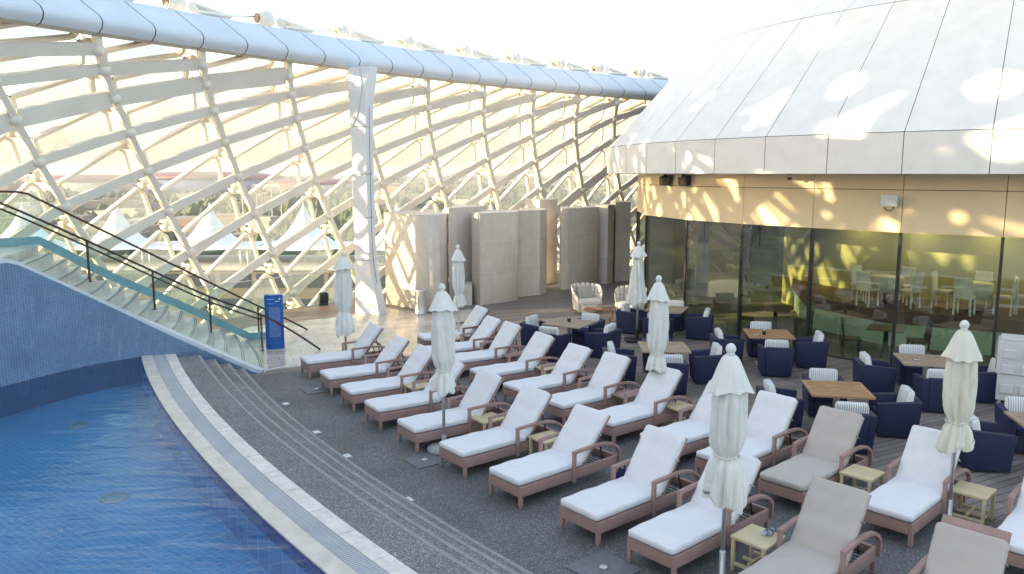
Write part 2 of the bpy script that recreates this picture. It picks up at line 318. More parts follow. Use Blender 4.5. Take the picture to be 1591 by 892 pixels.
# ------------------------------------------------------------------ circles
PC = Vector((37.5, 40.3, 0))        # centre of the pool edge and lounger rows
def pol(r, az, z=0): a = R_(az); return Vector((PC.x+r*math.cos(a), PC.y+r*math.sin(a), z))
def ringmesh(r0, r1, z, a0=-153.0, a1=-118, n=90, mb=None, zb=None):
    mb = mb or MB(); zb = z-.03 if zb is None else zb
    ps = [a0+(a1-a0)*k/n for k in range(n+1)]
    vs = []
    for a in ps: vs += [pol(r0, a, zb), pol(r1, a, zb), pol(r1, a, z), pol(r0, a, z)]
    fs = []
    for k in range(n):
        for e in range(4): fs.append((4*k+e, 4*k+(e+1) % 4, 4*k+4+(e+1) % 4, 4*k+4+e))
    fs += [(3, 2, 1, 0), (4*n, 4*n+1, 4*n+2, 4*n+3)]
    return mb.add(vs, fs)

# ------------------------------------------------------------------ ground, city
gm = brick_mat('far_ground', hexs('45494c'), hexs('383d3e'), hexs('5c6064'), 130, 47, 4, .9, noise=.3, ns=.012, bump=0)
g = MB(); S = 5000
g.add([(-S, -300, -18.5), (S, -300, -18.5), (S, 7000, -18.5), (-S, 7000, -18.5)], [(0, 1, 2, 3)])
struct(g.build('ground', gm))

# wall curve of the stair and pool -----------------------------------------
def catmull(P, n=10):
    P = [Vector(p) for p in P]; Q = [P[0]*2-P[1]]+P+[P[-1]*2-P[-2]]; out = []
    for i in range(1, len(Q)-2):
        for k in range(n):
            t = k/n; a, b, c, d = Q[i-1:i+3]
            out.append(.5*((2*b)+(c-a)*t+(2*a-5*b+4*c-d)*t*t+(3*b-a-3*c+d)*t**3))
    return out+[P[-1]]
WALL = catmull([(-5.67, 17.64, 0), (-7.0, 17.55, 0), (-8.2, 17.22, 0), (-9.1, 16.3, 0), (-9.81, 14.73, 0), (-10.3, 12.9, 0), (-10.6, 10.5, 0), (-10.4, 7.0, 0), (-9.5, 2, 0)], 8)
ZTOP = 2.86
def wall_z(p):
    lo, hi = -.2, 4
    for _ in range(30):
        m = (lo+hi)/2; x, y = proj((p.x, p.y, m)); tgt = 406+(x-13)*.4307
        if y < tgt: hi = m
        else: lo = m
    return max(.03, min(ZTOP, (lo+hi)/2))
WZ = []
mx = 0
for k, p in enumerate(WALL):
    z = wall_z(p) if k <= 34 else ZTOP
    mx = max(mx, z); WZ.append(mx)
def wall_at(z):
    for k in range(len(WALL)-1):
        if WZ[k] <= z <= WZ[k+1] and WZ[k+1] > WZ[k]:
            t = (z-WZ[k])/(WZ[k+1]-WZ[k]); return WALL[k].lerp(WALL[k+1], t)
    return WALL[0] if z <= WZ[0] else WALL[[i for i, w in enumerate(WZ) if w >= ZTOP-1e-4][0]]

# deck level sheets -----------------------------------------------------------
RC = Vector((44.3256, -15.6148, 0)); RR = 64.3674     # plan circle of the ring beam
def rp(o, az, z): a = R_(az); return Vector((RC.x+(RR+o)*math.cos(a), RC.y+(RR+o)*math.sin(a), z))
deck = [rp(2.08, a, 0) for a in [108+k*1.5 for k in range(27)]]      # outer edge, right to left
deck = [Vector((30, 60, 0))]+[p for p in deck]
base = MB(); poly = [(p.x, p.y) for p in deck if p.x > -9.2 or p.y > 22]+[(-9.4, 21.5), (-7.5, 20.5)]+[(WALL[0].x, WALL[0].y)]+[(pol(50.0, a).x, pol(50.0, a).y) for a in range(-152, -111, 2)]+[(45, -8), (45, 60)]
base.prism(poly, -.9, -.004)
struct(base.build('timber_deck', M['boards']))
ag = MB(); ringmesh(43.55, 49.3, .0, -151.9, -112, 100, ag, -.2)
struct(ag.build('aggregate_deck', M['agg']))
tl = [(-5.66, 17.66), (-4.67, 18.35), (-3.9, 18.75), (-2.2, 19.3), (-1.35, 21.3), (-.9, 23.6), (-1.35, 26.0), (-2.62, 25.0), (-4.4, 26.3), (-4.85, 25.1), (-6.2, 24.0), (-7.7, 22.9), (-8.6, 20.0), (-7.4, 17.7)]
t_ = MB(); t_.prism(tl, -.1, .004); struct(t_.build('paved_terrace', M['tiles']))
bb = MB(); bo = [(-4.4, 26.4), (-4.9, 25.15), (-6.2, 24.05), (-7.7, 22.95), (-9.2, 21.6)]; be = [rp(2.05, a, 0) for a in (143.3, 142, 140.5, 139, 137.6)]
bb.prism(bo+[(p.x, p.y) for p in be], -.1, .002); struct(bb.build('boardwalk', M['bandboards']))
lg = MB(); lw = [unp(410, 577), unp(430, 572.5), unp(452, 568), unp(478, 563)]
lg.sweep(lw, [(-.03, 0), (.03, 0), (.03, .012), (-.03, .012)]); struct(lg.build('kerb_strip', M['wtrim']))

# pool ---------------------------------------------------------------------
PZ = .5
st = MB()
for r0, r1, z in ((50.08, 50.55, PZ), (49.78, 50.08, .375), (49.48, 49.78, .25), (49.2, 49.48, .125)):
    ringmesh(r0, r1, z, -152.45, -112, 110, st, 0)
struct(st.build('pool_steps', M['aggl']))
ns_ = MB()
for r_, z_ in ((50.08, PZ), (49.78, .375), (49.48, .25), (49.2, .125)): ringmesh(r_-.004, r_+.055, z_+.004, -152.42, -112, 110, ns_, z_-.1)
struct(ns_.build('step_nosing', M['aggn']))  # added pale strips imitate the light and dark banding of the treads
cp = MB(); n = 46
for k in range(n):                                # travertine slabs with open joints
    a0 = -153.0+k*.86; ringmesh(50.555, 50.77, PZ+.006, a0+.006, a0+.854, 4, cp, .3)
struct(cp.build('pool_coping', M['travertine']))
gr = MB()
for k in range(800):
    a = -153.05+k*.046
    if a > -116: break
    p0 = pol(50.785, a, PZ-.004); p1 = pol(51.005, a, PZ-.004); gr.beam(p0, p1, .022, .02)
for r in (50.785, 50.86, 50.93, 51.005):
    ringmesh(r-.008, r+.008, PZ-.001, -153, -116, 90, gr, PZ-.02)
tag(gr.build('overflow_grate', M['grate']), 'pale slotted overflow grating running along the curved pool edge', 'grating')
ch_ = MB(); ringmesh(50.77, 51.02, .36, -153, -112, 90, ch_, .2); struct(ch_.build('drain_channel', M['dark']))
ld = MB(); ringmesh(51.02, 51.25, PZ+.008, -153.1, -112, 90, ld, -.9); struct(ld.build('pool_ledge', M['ledge']))
rb = MB(); ringmesh(51.25, 51.29, PZ-.02, -153.2, -112, 90, rb, .36); struct(rb.build('pool_rim_tiles', M['rimblue']))
wl = MB(); ringmesh(51.25, 51.28, .365, -153.2, -112, 90, wl, -.85); struct(wl.build('pool_side_wall', M['mosaic_floor']))
pf = MB(); pl = [pol(51.26, a) for a in range(-153, -111, 2)]
pp = [(p.x, p.y) for p in pl]+[(-7, -12), (-13, -8)]+[(p.x-.03, p.y-.02) for p in reversed(WALL[18:])]
pf.add([(x, y, -.10) for x, y in pp], [tuple(range(len(pp)))]); struct(pf.build('pool_floor', M['mosaic_floor']))
wt = MB(); pw = [pol(51.245, a) for a in range(-153, -111, 1)]
pp = [(p.x, p.y) for p in pw]+[(-7, -12), (-13, -8)]+[(p.x+.02, p.y-.01) for p in reversed(WALL[18:])]
wt.add([(x, y, PZ-.012) for x, y in pp], [tuple(range(len(pp)))]); struct(wt.build('water', water_mat()))
for px, py, w in ((122, 660, 'nearer the tall mosaic wall'), (178, 772, 'further out from the mosaic wall')):
    q = unp(px, py, -.08)
    d = MB(); d.lathe([(.17, 0), (.17, .02), (.14, .03), (.0001, .035)], n=24)
    o = thing('pool_light', 'round underwater fitting on the pool floor, '+w, 'pool light', (q.x, q.y, -.10), group='round fittings on the pool floor')
    d.build('lens', M['teal'], o); e = MB(); e.lathe([(.19, 0), (.19, .015), (.172, .022), (.172, 0)], n=24); e.build('rim', M['steel'], o)
for px, py, w in ((444, 628, 'furthest from the camera'), (492, 672, 'second furthest'), (539, 709, 'third from the far end'), (634, 777, 'fourth'), (773, 868, 'nearest')):
    q = unp(px, py); a = math.atan2(q.y-PC.y, q.x-PC.x)
    o = thing('step_light', 'small square white floor light by the pool steps, %s' % w, 'floor light', (q.x, q.y, .004), a, 'square floor lights along the pool steps')
    m_ = MB(); m_.box((0, 0, .004), (.11, .15, .008)); m_.build('lens', M['wtrim'], o); m_ = MB(); m_.box((0, 0, .001), (.13, .17, .004)); m_.build('frame', M['concrete'], o)

# stair wall --------------------------------------------------------------
root = thing('stair_wall', 'tall curved pool wall of small blue mosaic with a pale sloping cap', 'wall', (0, 0, 0))
w = MB()
for k in range(len(WALL)-1):
    a, b = WALL[k], WALL[k+1]; t = (b-a).normalized(); nrm = Vector((t.y, -t.x, 0))*-.22
    za, zb = WZ[k]-.05, WZ[k+1]-.05
    P = [a, b, b+nrm*-1, a+nrm*-1] if False else [a, b, b-nrm*-1, a-nrm*-1]
    w.add([(p.x, p.y, -.9) for p in P]+[(P[0].x, P[0].y, za), (P[1].x, P[1].y, zb), (P[2].x, P[2].y, zb), (P[3].x, P[3].y, za)], [(0, 1, 5, 4), (4, 5, 6, 7), (2, 3, 7, 6)])
w.build('mosaic_face', M['mosaic_blue'], root)
side = []
c_ = MB(); pts = [Vector((p.x, p.y, z)) for p, z in zip(WALL, WZ)]
c_.sweep(pts, [(-.02, -.05), (.2, -.05), (.2, .02), (-.02, .02)] if False else [(-.16, -.07), (.05, -.07), (.05, .03), (-.16, .03)])
c_.build('cap', M['wtrim'], root)

# stairs: ruled surface between the wall and the outer line
FAR = [Vector((-7.15, 21.05, 0)), Vector((-8.5, 20.2, 0)), Vector((-9.8, 19.1, 0)), Vector((-10.8, 18.0, 0))]
farc = catmull(FAR, 10)
def far_at(t): f = t*(len(farc)-1); i = min(int(f), len(farc)-2); return farc[i].lerp(farc[i+1], f-i)
NS = 15; stair = thing('staircase', 'pale marble staircase rising to the upper left behind the blue mosaic wall', 'staircase')
sm = MB(); nm = MB()
for k in range(NS):
    z0 = ZTOP*k/NS; z1 = ZTOP*(k+1)/NS
    a, b = wall_at(z0+.001), wall_at(z1); z0 -= ZTOP/NS-.01; z1 -= ZTOP/NS-.01; c, d = far_at((k)/NS), far_at((k+1)/NS)
    P = [a.lerp(c, -.05), a.lerp(c, .99), b.lerp(d, .99), b.lerp(d, -.05)]
    mid0 = (a+c)/2; mid1 = (b+d)/2; bow = (mid0-mid1).normalized()*.07
    s = 8; L0 = [P[0].lerp(P[1], i/s)+bow*math.sin(math.pi*i/s) for i in range(s+1)]; L1 = [P[3].lerp(P[2], i/s)+bow*math.sin(math.pi*i/s) for i in range(s+1)]
    vs = [(p.x, p.y, z0-.12) for p in L0]+[(p.x, p.y, z1) for p in L0]+[(p.x, p.y, z1) for p in L1]
    fs = [(i, i+1, s+2+i, s+1+i) for i in range(s)]+[(s+1+i, s+2+i, 2*s+3+i, 2*s+2+i) for i in range(s)]
    sm.add(vs, fs)
    e0, e1 = L0[0], L1[0]; sm.add([(e0.x, e0.y, z0-.25), (e1.x, e1.y, z0-.25), (e1.x, e1.y, z1), (e0.x, e0.y, z1)], [(0, 1, 2, 3)])
    for dd in (.03, .075):
        nm.sweep([Vector((p.x, p.y, z1+.002))-bow.normalized()*dd for p in L0], [(-.008, 0), (.008, 0), (.008, .004), (-.008, .004)])
sm.build('treads', M['marble'], stair); nm.build('anti_slip_strip', M['nosing'], stair)
iu = [i for i, w_ in enumerate(WZ) if w_ >= ZTOP-1e-4][0]
land = MB(); lp = [(WALL[i].x-.1, WALL[i].y) for i in range(iu, len(WALL))]+[(-20, 2), (-20, 14), (-12.2, 17.0), (-10.8, 18.0)]
land.prism(lp, ZTOP-.4, ZTOP); struct(land.build('upper_landing', M['marble']))
ub = MB(); ub.prism([(-12.0, 2), (-30, 2), (-30, 8), (-19.5, 13.8), (-12.2, 16.5)], -.9, ZTOP-.4); tag(ub.build('terrace_wall', M['stone']), 'stone mass carrying the upper landing beyond the left edge of the stairs', 'wall')

# glass balustrades
def balustrade(name, label, pts, h, seg, cap=None, base=None, gap=.02, drop=.0):
    o = thing(name, label, 'balustrade'); acc = 0; cur = [pts[0]]; runs = []
    for a, b in zip(pts, pts[1:]):
        L = (b-a).length
        while acc+L > seg:
            t = (seg-acc)/L; m_ = a.lerp(b, t); cur.append(m_); runs.append(cur); cur = [m_]; a = m_; L = (b-a).length; acc = 0
        acc += L; cur.append(b)
    if len(cur) > 1 and acc > .2: runs.append(cur)
    for r in runs:
        g = MB(); t0 = (r[1]-r[0]).normalized()*gap; t1 = (r[-1]-r[-2]).normalized()*gap
        q = [r[0]+t0*.5]+r[1:-1]+[r[-1]-t1*.5]
        g.sweep(q, [(-.008, drop), (.008, drop), (.008, h), (-.008, h)], [(0, 0, 1)]*len(q))
        # keep panels vertical
        m_ = len(q)
        for i in range(m_):
            for e, zz in enumerate((drop, drop, h, h)):
                v = g.v[i*4+e]; v.x = q[i].x+(v.x-q[i].x)*.999; v.z = q[i].z+zz
                t = (q[min(i+1, m_-1)]-q[max(i-1, 0)]); t.z = 0; t.normalize(); c = Vector((t.y, -t.x, 0))
                s_ = -.008 if e in (0, 3) else .008; v.x = q[i].x+c.x*s_; v.y = q[i].y+c.y*s_
        g.build('glass_panel', M['gclear'], o)
    if cap:
        c = MB(); c.tube([p+Vector((0, 0, h+.01)) for p in pts], cap, 8); c.build('top_rail', M['steel'], o)
    if base:
        c = MB(); c.sweep(pts, [(-.05, -.02), (.05, -.02), (.05, base), (-.05, base)]); c.build('base_channel', M['teal'], o)
    return o
npts = [Vector((p.x, p.y, z+.015)) for p, z in zip(WALL, WZ)]
balustrade('stair_balustrade', 'clear glass balustrade standing on the pale cap of the blue mosaic wall', npts[:44], 1.15, 2.1, drop=0)
fp = [Vector((p.x, p.y, ZTOP*i/(len(farc)-1)+.03)) for i, p in enumerate(farc)]+[Vector((-11.5, 17.5, ZTOP+.02)), Vector((-12.6, 16.7, ZTOP+.02)), Vector((-15.5, 14.8, ZTOP+.02))]
fp = [Vector((-6.7, 21.2, .02))]+fp
balustrade('stair_balustrade', 'clear glass balustrade with a teal base on the outer side of the stairs', fp, 1.15, 2.1, base=.17)
dp = [rp(1.95, a, .0) for a in [147.8-k*.35 for k in range(0, 41)]]
balustrade('terrace_balustrade', 'frameless glass balustrade with thin metal rail along the outer terrace edge behind the column', dp, 1.1, 1.9, cap=.018)
# bronze handrails
def handrail(name, label, posts, railpts, dbl=False, parent=None):
    o = thing(name, label, 'handrail')
    m_ = MB(); m_.tube(catmull(railpts, 6), .026, 10); m_.build('rail', M['bronze'], o)
    if dbl: m_ = MB(); m_.tube([p+Vector((0, -.06, -.11)) for p in catmull(railpts[:-2], 6)], .022, 10); m_.build('rail', M['bronze'], o)
    for a, h in posts:
        m_ = MB(); m_.beam(a, a+Vector((0, 0, h)), .035, .05, (0, 1, 0)); m_.lathe([(.06, 0), (.06, .012)], a, 12); m_.build('post', M['bronze'], o)
    return o
def midp(z): return wall_at(max(z, .001)).lerp(far_at(z/ZTOP), .55)
def zst(z): p = midp(z).copy(); p.z = z; return p
posts = [(Vector((-6.36, 19.75, 0)), .93)]+[(zst(z), .93) for z in (.55, 1.25, 2.05)]
pr_ = [Vector((-13.4, 15.4, 5.2)), Vector((-11.25, 17.0, 3.98)), zst(2.05)+Vector((0, 0, .93)), zst(1.25)+Vector((0, 0, .93)), zst(.55)+Vector((0, 0, .93)), Vector((-6.36, 19.75, .93)), Vector((-5.6, 19.8, .5)), Vector((-4.9, 19.8, .02))]
handrail('handrail', 'dark bronze double handrail on posts down the middle of the stairs', posts, pr_, True)
fz = lambda z: far_at(z/ZTOP)+Vector((.12, -.2, z+1.0))
pr2 = [Vector((-15, 16.8, 4.12)), Vector((-11.6, 17.8, 4.08)), Vector((-11.0, 17.95, 4.04))]+[Vector((-10.8, 18.05, 3.93)).lerp(Vector((-7.0, 21.3, .93)), k/5) for k in range(6)]+[ Vector((-6.4, 21.9, .45)), Vector((-5.9, 22.4, .02))]
handrail('handrail', 'dark bronze single handrail along the outer glass of the stairs', [(Vector((-6.95, 21.35, 0)), .85)], pr2)

# ------------------------------------------------------------------ grid shell
CA = [149.63153, -2.43337, -.15904, -.00758, -.08706, -.03013, .41371, .04601]
CZ = [7.46516, -.09686, -.27967, -.03213, -.10836, .01838, -.07814, .02411]
PROF = [(-14, 1.2), (-6, 2.1), (-2, 2.6), (0, 2.6), (1, 2.5), (2, 2.35), (3, 2.1), (4, 1.8), (5, 1.4), (6, .9), (6.7, .5), (7.4, 0), (8.2, -.8)]
def off(z):
    for (a, b), (c, d) in zip(PROF, PROF[1:]):
        if a <= z <= c: return b+(d-b)*(z-a)/(c-a)
    return PROF[0][1] if z < PROF[0][0] else PROF[-1][1]
def pol8(c, i, j): return c[0]+c[1]*i+c[2]*j+c[3]*i*j+c[4]*j*j+c[5]*i*i+c[6]*i**3*.01+c[7]*j**3*.1
def node(i, j):
    ii = min(max(i, 0), 9); jj = min(j, 7); jj = max(jj, 0)
    az = pol8(CA, ii, jj)-2.3*(i-ii)-.8*(j-jj if j > 7 else 0); z = pol8(CZ, ii, jj)-(1.3*(j-7) if j > 7 else 0)
    if j < 0: z += .75*-j; az += .3*-j
    p = rp(off(z), az, z); return p
def nrm(i, j):
    a = node(i+.5, j)-node(i-.5, j); b = node(i, j+.5)-node(i, j-.5); n = a.cross(b).normalized()
    c = rp(10, 140, 0)
    if n.dot(node(i, j)-RC) < 0: n = -n
    return n
shell = thing('lattice_shell', 'white steel lattice shell of ribs, diagonal beams, ball joints and glass frames round the terrace', 'lattice shell')
def outn(i, j): return (node(i, j)+node(i, j+1))/2+nrm(i, j+.5)*.62
IMIN, IMAX, JMAX = -12, 15, 10
def infr(p):
    if p.y < 3: return False
    x, y = proj(p); return -40 < x < 1100 and -40 < y < 700
def emit_many(items, name, material, parent, cap=100, **kw):
    """items: (position, MB, subitems) ; the largest in view become parts, the rest one stuff part"""
    items = sorted(items, key=lambda t: (0 if infr(t[0]) else 1, t[0].length))
    rest = MB(); out = []
    for k, it in enumerate(items):
        if k < cap and infr(it[0]): out.append((it, it[1].build(name, material, parent, **kw)))
        else: rest.add(it[1].v, it[1].f, it[1].sm[0] if it[1].sm else False)
    if rest.v: tag(rest.build(name, material, parent), kind='stuff')
    return out
for i in range(IMIN, IMAX+1):          # ribs
    m_ = MB(); P = [node(i, j) for j in range(0, JMAX+1)]
    top = node(i, 0)+Vector((0, 0, .5))
    P = [top]+P
    for k in range(len(P)-1):
        n_ = nrm(i, max(0, k-.5)); m_.beam(P[k], P[k+1], .15, .2, n_)
    o = m_.build('rib', M['white'], shell)
nodes = []; outs = []; panes = []; beams = []
for i in range(IMIN, IMAX+1):
    for j in range(0, JMAX):
        c = node(i, j)
        m_ = MB(); m_.sphere(c-nrm(i, j)*.04, .145, 14, 9); nodes.append((c, m_))
        oc = outn(i, j); n_ = nrm(i, j+.5); mid = (node(i, j)+node(i, j+1))/2
        m_ = MB(); m_.sphere(oc, .19, 14, 9); m_.tube([mid, oc+n_*.1], .06, 8)
        m_.tube([oc+n_*.1, oc+n_*.34+Vector((0, 0, .12))], .045, 8)
        r_ = Vector((0, 0, 1)).cross(n_).normalized()
        for s_ in (-1, 1): m_.beam(oc+r_*s_*.1, oc+r_*s_*.24+Vector((0, 0, .1)), .1, .025, n_)
        outs.append((oc, m_))
for s_ in range(IMIN+0, IMAX+JMAX):   # diagonal beams; one part per line
    m_ = MB(); P = [(i, s_-i) for i in range(IMIN, IMAX+1) if 0 <= s_-i <= JMAX]
    if len(P) < 2:
        continue
    wide = (s_ % 9 == 3)
    for (i, j), (i2, j2) in zip(P, P[1:]):
        n_ = (nrm(i, j)+nrm(i2, j2)).normalized(); n_ = (n_*.93+Vector((0, 0, -.18))).normalized()
        ww = (.42 if wide else .25)*(1.15 if j < 2 else 1)
        a, b = node(i, j), node(i2, j2); t = (b-a).normalized(); mid = (a+b)/2
        if j2 == 0 and False: ww *= .8
        m_.beam(a+t*.1, b-t*.1, ww, .12, n_)
    beams.append(m_.build('diagonal_beam', M['white'], shell))
    # stubs into the ring beam
emit_many(nodes, 'ball_joint', M['white'], shell)
emit_many(outs, 'outer_joint', M['white'], shell)
frames = []; panes = {}; cabs = MB()
for i in range(IMIN, IMAX):
    for j in range(0, JMAX-1):
        O = [outn(i, j), outn(i+1, j-1) if j > 0 else node(i+1, -.5)+nrm(i+1, 0)*.62, outn(i+1, j), outn(i, j+1)]
        def bl(s, t, O=O): return O[0]*(1-s)*(1-t)+O[1]*s*(1-t)+O[2]*s*t+O[3]*(1-s)*t
        Q = [bl(.13, .27), bl(.88, .03), bl(.93, .16), bl(.89, .62), bl(.84, .7), bl(.10, .80)]
        n_ = (Q[1]-Q[0]).cross(Q[5]-Q[0]).normalized(); cen = sum(Q, Vector())/6
        if n_.dot(cen-RC) < 0: n_ = -n_
        fm = MB()
        for a, b in zip(Q, Q[1:]+Q[:1]): fm.beam(a, b, .09, .13, n_)
        pm = MB(); qq = [q.lerp(cen, .02) for q in Q]
        pm.add([q+n_*.012 for q in qq]+[q-n_*.0 for q in qq], [tuple(range(6)), tuple(reversed(range(6, 12)))]+[(k, k+6, (k+1) % 6+6, (k+1) % 6) for k in range(6)])
        frames.append((cen, fm, pm))
        if infr(cen):
            for q, o_ in ((Q[0], O[0]), (Q[1], O[1]), (Q[4], O[2]), (Q[5], O[3])): cabs.tube([q, o_], .011, 5)
fr = sorted(frames, key=lambda t: (0 if infr(t[0]) else 1, t[0].length)); restf = MB(); restp = MB()
for k, (c, fm, pm) in enumerate(fr):
    if k < 100 and infr(c):
        o = fm.build('glazing_frame', M['white'], shell); pm.build('pane', M['gpanel'], o)
    else:
        restf.add(fm.v, fm.f); restp.add(pm.v, pm.f)
o = tag(restf.build('glazing_frame', M['white'], shell), kind='stuff'); tag(restp.build('pane', M['gpanel'], o), kind='stuff')
tag(cabs.build('stay_cable', M['cable'], shell), kind='stuff')
# ring beam
ring = thing('ring_beam', 'pale blue-white panelled ring beam sweeping across the top of the lattice shell', 'beam')
cs = [(.62, 7.78), (-.12, 7.66), (-.34, 7.70), (-.47, 7.80), (-.52, 7.93), (-.48, 8.06), (.12, 8.62), (.40, 8.70), (.75, 8.6), (.8, 8.0)]
da = 1.19
core = MB(); azs = [183-k*1.2 for k in range(65)]
vs = []; 
for a in azs: vs += [rp(o*.93+.01, a, 8.18+(z-8.18)*.93) for o, z in cs]
nn = len(cs); core.add(vs, [(k*nn+e, k*nn+(e+1) % nn, (k+1)*nn+(e+1) % nn, (k+1)*nn+e) for k in range(len(azs)-1) for e in range(nn)])
core.build('core', M['dark'], ring)
az = 183.0
while az > 108:
    a0, a1 = az-.012, az-da+.012; w0, w1 = az, az-da
    m_ = MB(); us = MB(); vs = []; K = 4
    for k in range(K+1):
        a = a0+(a1-a0)*k/K; sh = lambda z: 0
        vs += [rp(o, a+(.55*(max(0, z-8.0))), z) for o, z in cs[2:]]
    n7 = len(cs)-2
    m_.add(vs, [(k*n7+e, k*n7+e+1, (k+1)*n7+e+1, (k+1)*n7+e) for k in range(K) for e in range(n7-1)], True)
    p = m_.build('cladding_panel', M['ring'], ring)
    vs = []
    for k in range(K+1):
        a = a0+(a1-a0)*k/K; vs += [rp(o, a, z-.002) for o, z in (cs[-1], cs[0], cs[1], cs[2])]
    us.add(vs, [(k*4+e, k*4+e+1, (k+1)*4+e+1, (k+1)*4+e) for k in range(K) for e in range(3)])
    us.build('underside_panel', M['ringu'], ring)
    az -= da
# top joints, rods and fins above the ring
tj = []; 
for i in range(-6, 16):
    ii = min(max(i, 0), 9); a = pol8(CA, ii, 0)-2.3*(i-ii)+.05
    c = rp(.95, a, 9.0); 
    if True:
        m_ = MB(); m_.sphere(c, .25, 16, 11); d = (rp(.9, a+1, 9.0)-c).normalized()
        m_.tube([c+d*.12, c+d*.32+Vector((0, 0, -.02))], .17, 12); p = m_.build('top_joint', M['white'], shell)
        e = MB(); e.tube([c+d*.30, c+d*.335], .14, 12); e.build('socket', M['black'], p)
        f = MB(); q = [rp(.75, a-.25, 8.98), rp(1.15, a-1.35, 8.93), rp(1.1, a-1.45, 8.86), rp(.6, a-1.2, 8.78), rp(.55, a-.3, 8.74)]
        nn_ = (q[1]-q[0]).cross(q[4]-q[0]).normalized()
        for u, v in zip(q, q[1:]+q[:1]): f.beam(u, v, .10, .17, nn_)
        fo = f.build('glazing_frame', M['white'], shell); g = MB(); g.add(q+[x+nn_*.01 for x in q], [(0, 1, 2, 3, 4), (9, 8, 7, 6, 5)]); g.build('pane', M['gpanel'], fo)
        r = MB(); r.tube([q[1], rp(.95, a-2.15, 9.02)], .018, 6); r.build('rod', M['steel'], shell)

# column
colo = thing('column', 'tall white clad column carrying the ring beam, flaring at its foot', 'column', (-4.52, 25.05, 0), R_(-22))
# local x = right, y = depth; profile of the front face by height
prof = [(0, -.46, .42), (.35, -.46, .36), (.8, -.45, .27), (1.3, -.44, .17), (1.75, -.43, .10), (2.6, -.43, .08), (4.0, -.43, .08), (5.2, -.43, .08), (6.1, -.46, .09), (6.6, -.47, .12), (7.1, -.48, .2), (7.7, -.48, .30)]
cuts = [0, 1.75, 3.1, 4.45, 5.9, 7.72]
def pz(z):
    for a, b in zip(prof, prof[1:]):
        if a[0] <= z <= b[0]:
            t = (z-a[0])/(b[0]-a[0]); return a[1]+(b[1]-a[1])*t, a[2]+(b[2]-a[2])*t
    return prof[-1][1:]
for z0, z1 in zip(cuts, cuts[1:]):
    m_ = MB(); zs = sorted(set([z0+.008, z1-.008]+[p[0] for p in prof if z0+.01 < p[0] < z1-.01])); vs = []
    for z in zs:
        l, r = pz(z); vs += [(l, -.2, z), (r, -.2, z), (r, .24, z), (l, .24, z)]
    m_.add(vs, [(k*4+e, k*4+(e+1) % 4, k*4+4+(e+1) % 4, k*4+4+e) for k in range(len(zs)-1) for e in range(4)]+[(3, 2, 1, 0), tuple(len(zs)*4-4+e for e in range(4))])
    m_.build('cladding_panel', M['whitec'], colo)
m_ = MB(); m_.box((-.17, .02, 3.85), (.40, .38, 7.7)); m_.build('core', M['dark'], colo)
m_ = MB(); zs = [1.0+k*.5 for k in range(12)]
m_.add(sum([[(pz(z)[1]+.004, .005, z), (pz(z)[1]+.004, .03, z)] for z in zs], []), [(2*k, 2*k+1, 2*k+3, 2*k+2) for k in range(11)]); m_.build('seam', M['dark'], colo)
m_ = MB(); m_.prism([(-.42, -.26), (-.32, -.26), (.14, -.26), (.14, -.202), (-.42, -.202)], 6.75, 7.68)
g_ = MB(); g_.add([(-.46, -.24, 7.7), (-.1, -.24, 7.7), (.02, -.24, 7.2), (-.05, -.24, 6.7), (-.2, -.24, 6.2), (-.36, -.24, 5.95)]+[(-.46, -.204, 7.7), (-.1, -.204, 7.7), (.02, -.204, 7.2), (-.05, -.204, 6.7), (-.2, -.204, 6.2), (-.36, -.204, 5.95)], [(0, 1, 2, 3, 4, 5), (11, 10, 9, 8, 7, 6)]+[(k, k+6, (k+1) % 6+6, (k+1) % 6) for k in range(6)])
g_.build('gusset', M['whitec'], colo)

# ------------------------------------------------------------------ stone screen walls
PH = 3.14
def sw(label, poly, h=PH, z0=0): 
    m_ = MB(); m_.prism(poly, z0, h); return tag(m_.build('screen_wall', M['stone'], bevel=.006, seg=1), label, 'screen wall', 'stone screen walls at the end of the terrace')
sw('broad stone screen wall beside the white column, crossed by a sunlit X pattern', [(-4.37, 27.08), (-2.66, 25.4), (-2.33, 25.5), (-2.2, 27.2), (-4.1, 28.7)])
sw('recessed dark stone wall between the two nearest screen blocks', [(-2.2, 27.25), (-2.15, 26.9), (-1.3, 28.2), (-.9, 29.6), (-2.2, 29.5)], 3.3)
sw('low stone block at the foot of the second screen block', [(-1.75, 26.55), (-1.36, 26.7), (-1.4, 27.5), (-1.8, 27.4)], .72)
sw('plain grey stone screen block with a broad front, second from the column', [(-1.4, 27.35), (-1.08, 26.66), (.2, 27.75), (.25, 29.2), (-.9, 29.3)])
sw('stone screen block with recessed flush doors and a thin sunlit edge', [(.22, 28.5), (.92, 28.95), (1.02, 28.9), (1.3, 29.5), (1.25, 31.0), (.3, 30.6)])
sw('narrow dark stone block set back beyond the flush doors', [(1.1, 31.6), (1.85, 32.4), (1.85, 33.6), (.6, 33.4), (.5, 31.9)], 3.42)
sw('large stone screen block in the middle of the row beside the gap', [(1.86, 30.9), (1.88, 30.3), (2.15, 30.35), (3.45, 31.6), (3.3, 32.4), (2.0, 32.2)])
sw('stone screen block with a sunlit face, second from the restaurant', [(3.5, 31.95), (3.86, 31.85), (4.15, 32.3), (4.2, 33.4), (3.3, 33.2)], 3.2)
sw('farthest stone screen block, next to the restaurant glass', [(4.22, 33.1), (4.26, 32.6), (4.9, 32.8), (4.95, 34.2), (4.2, 34.0)], 3.3)

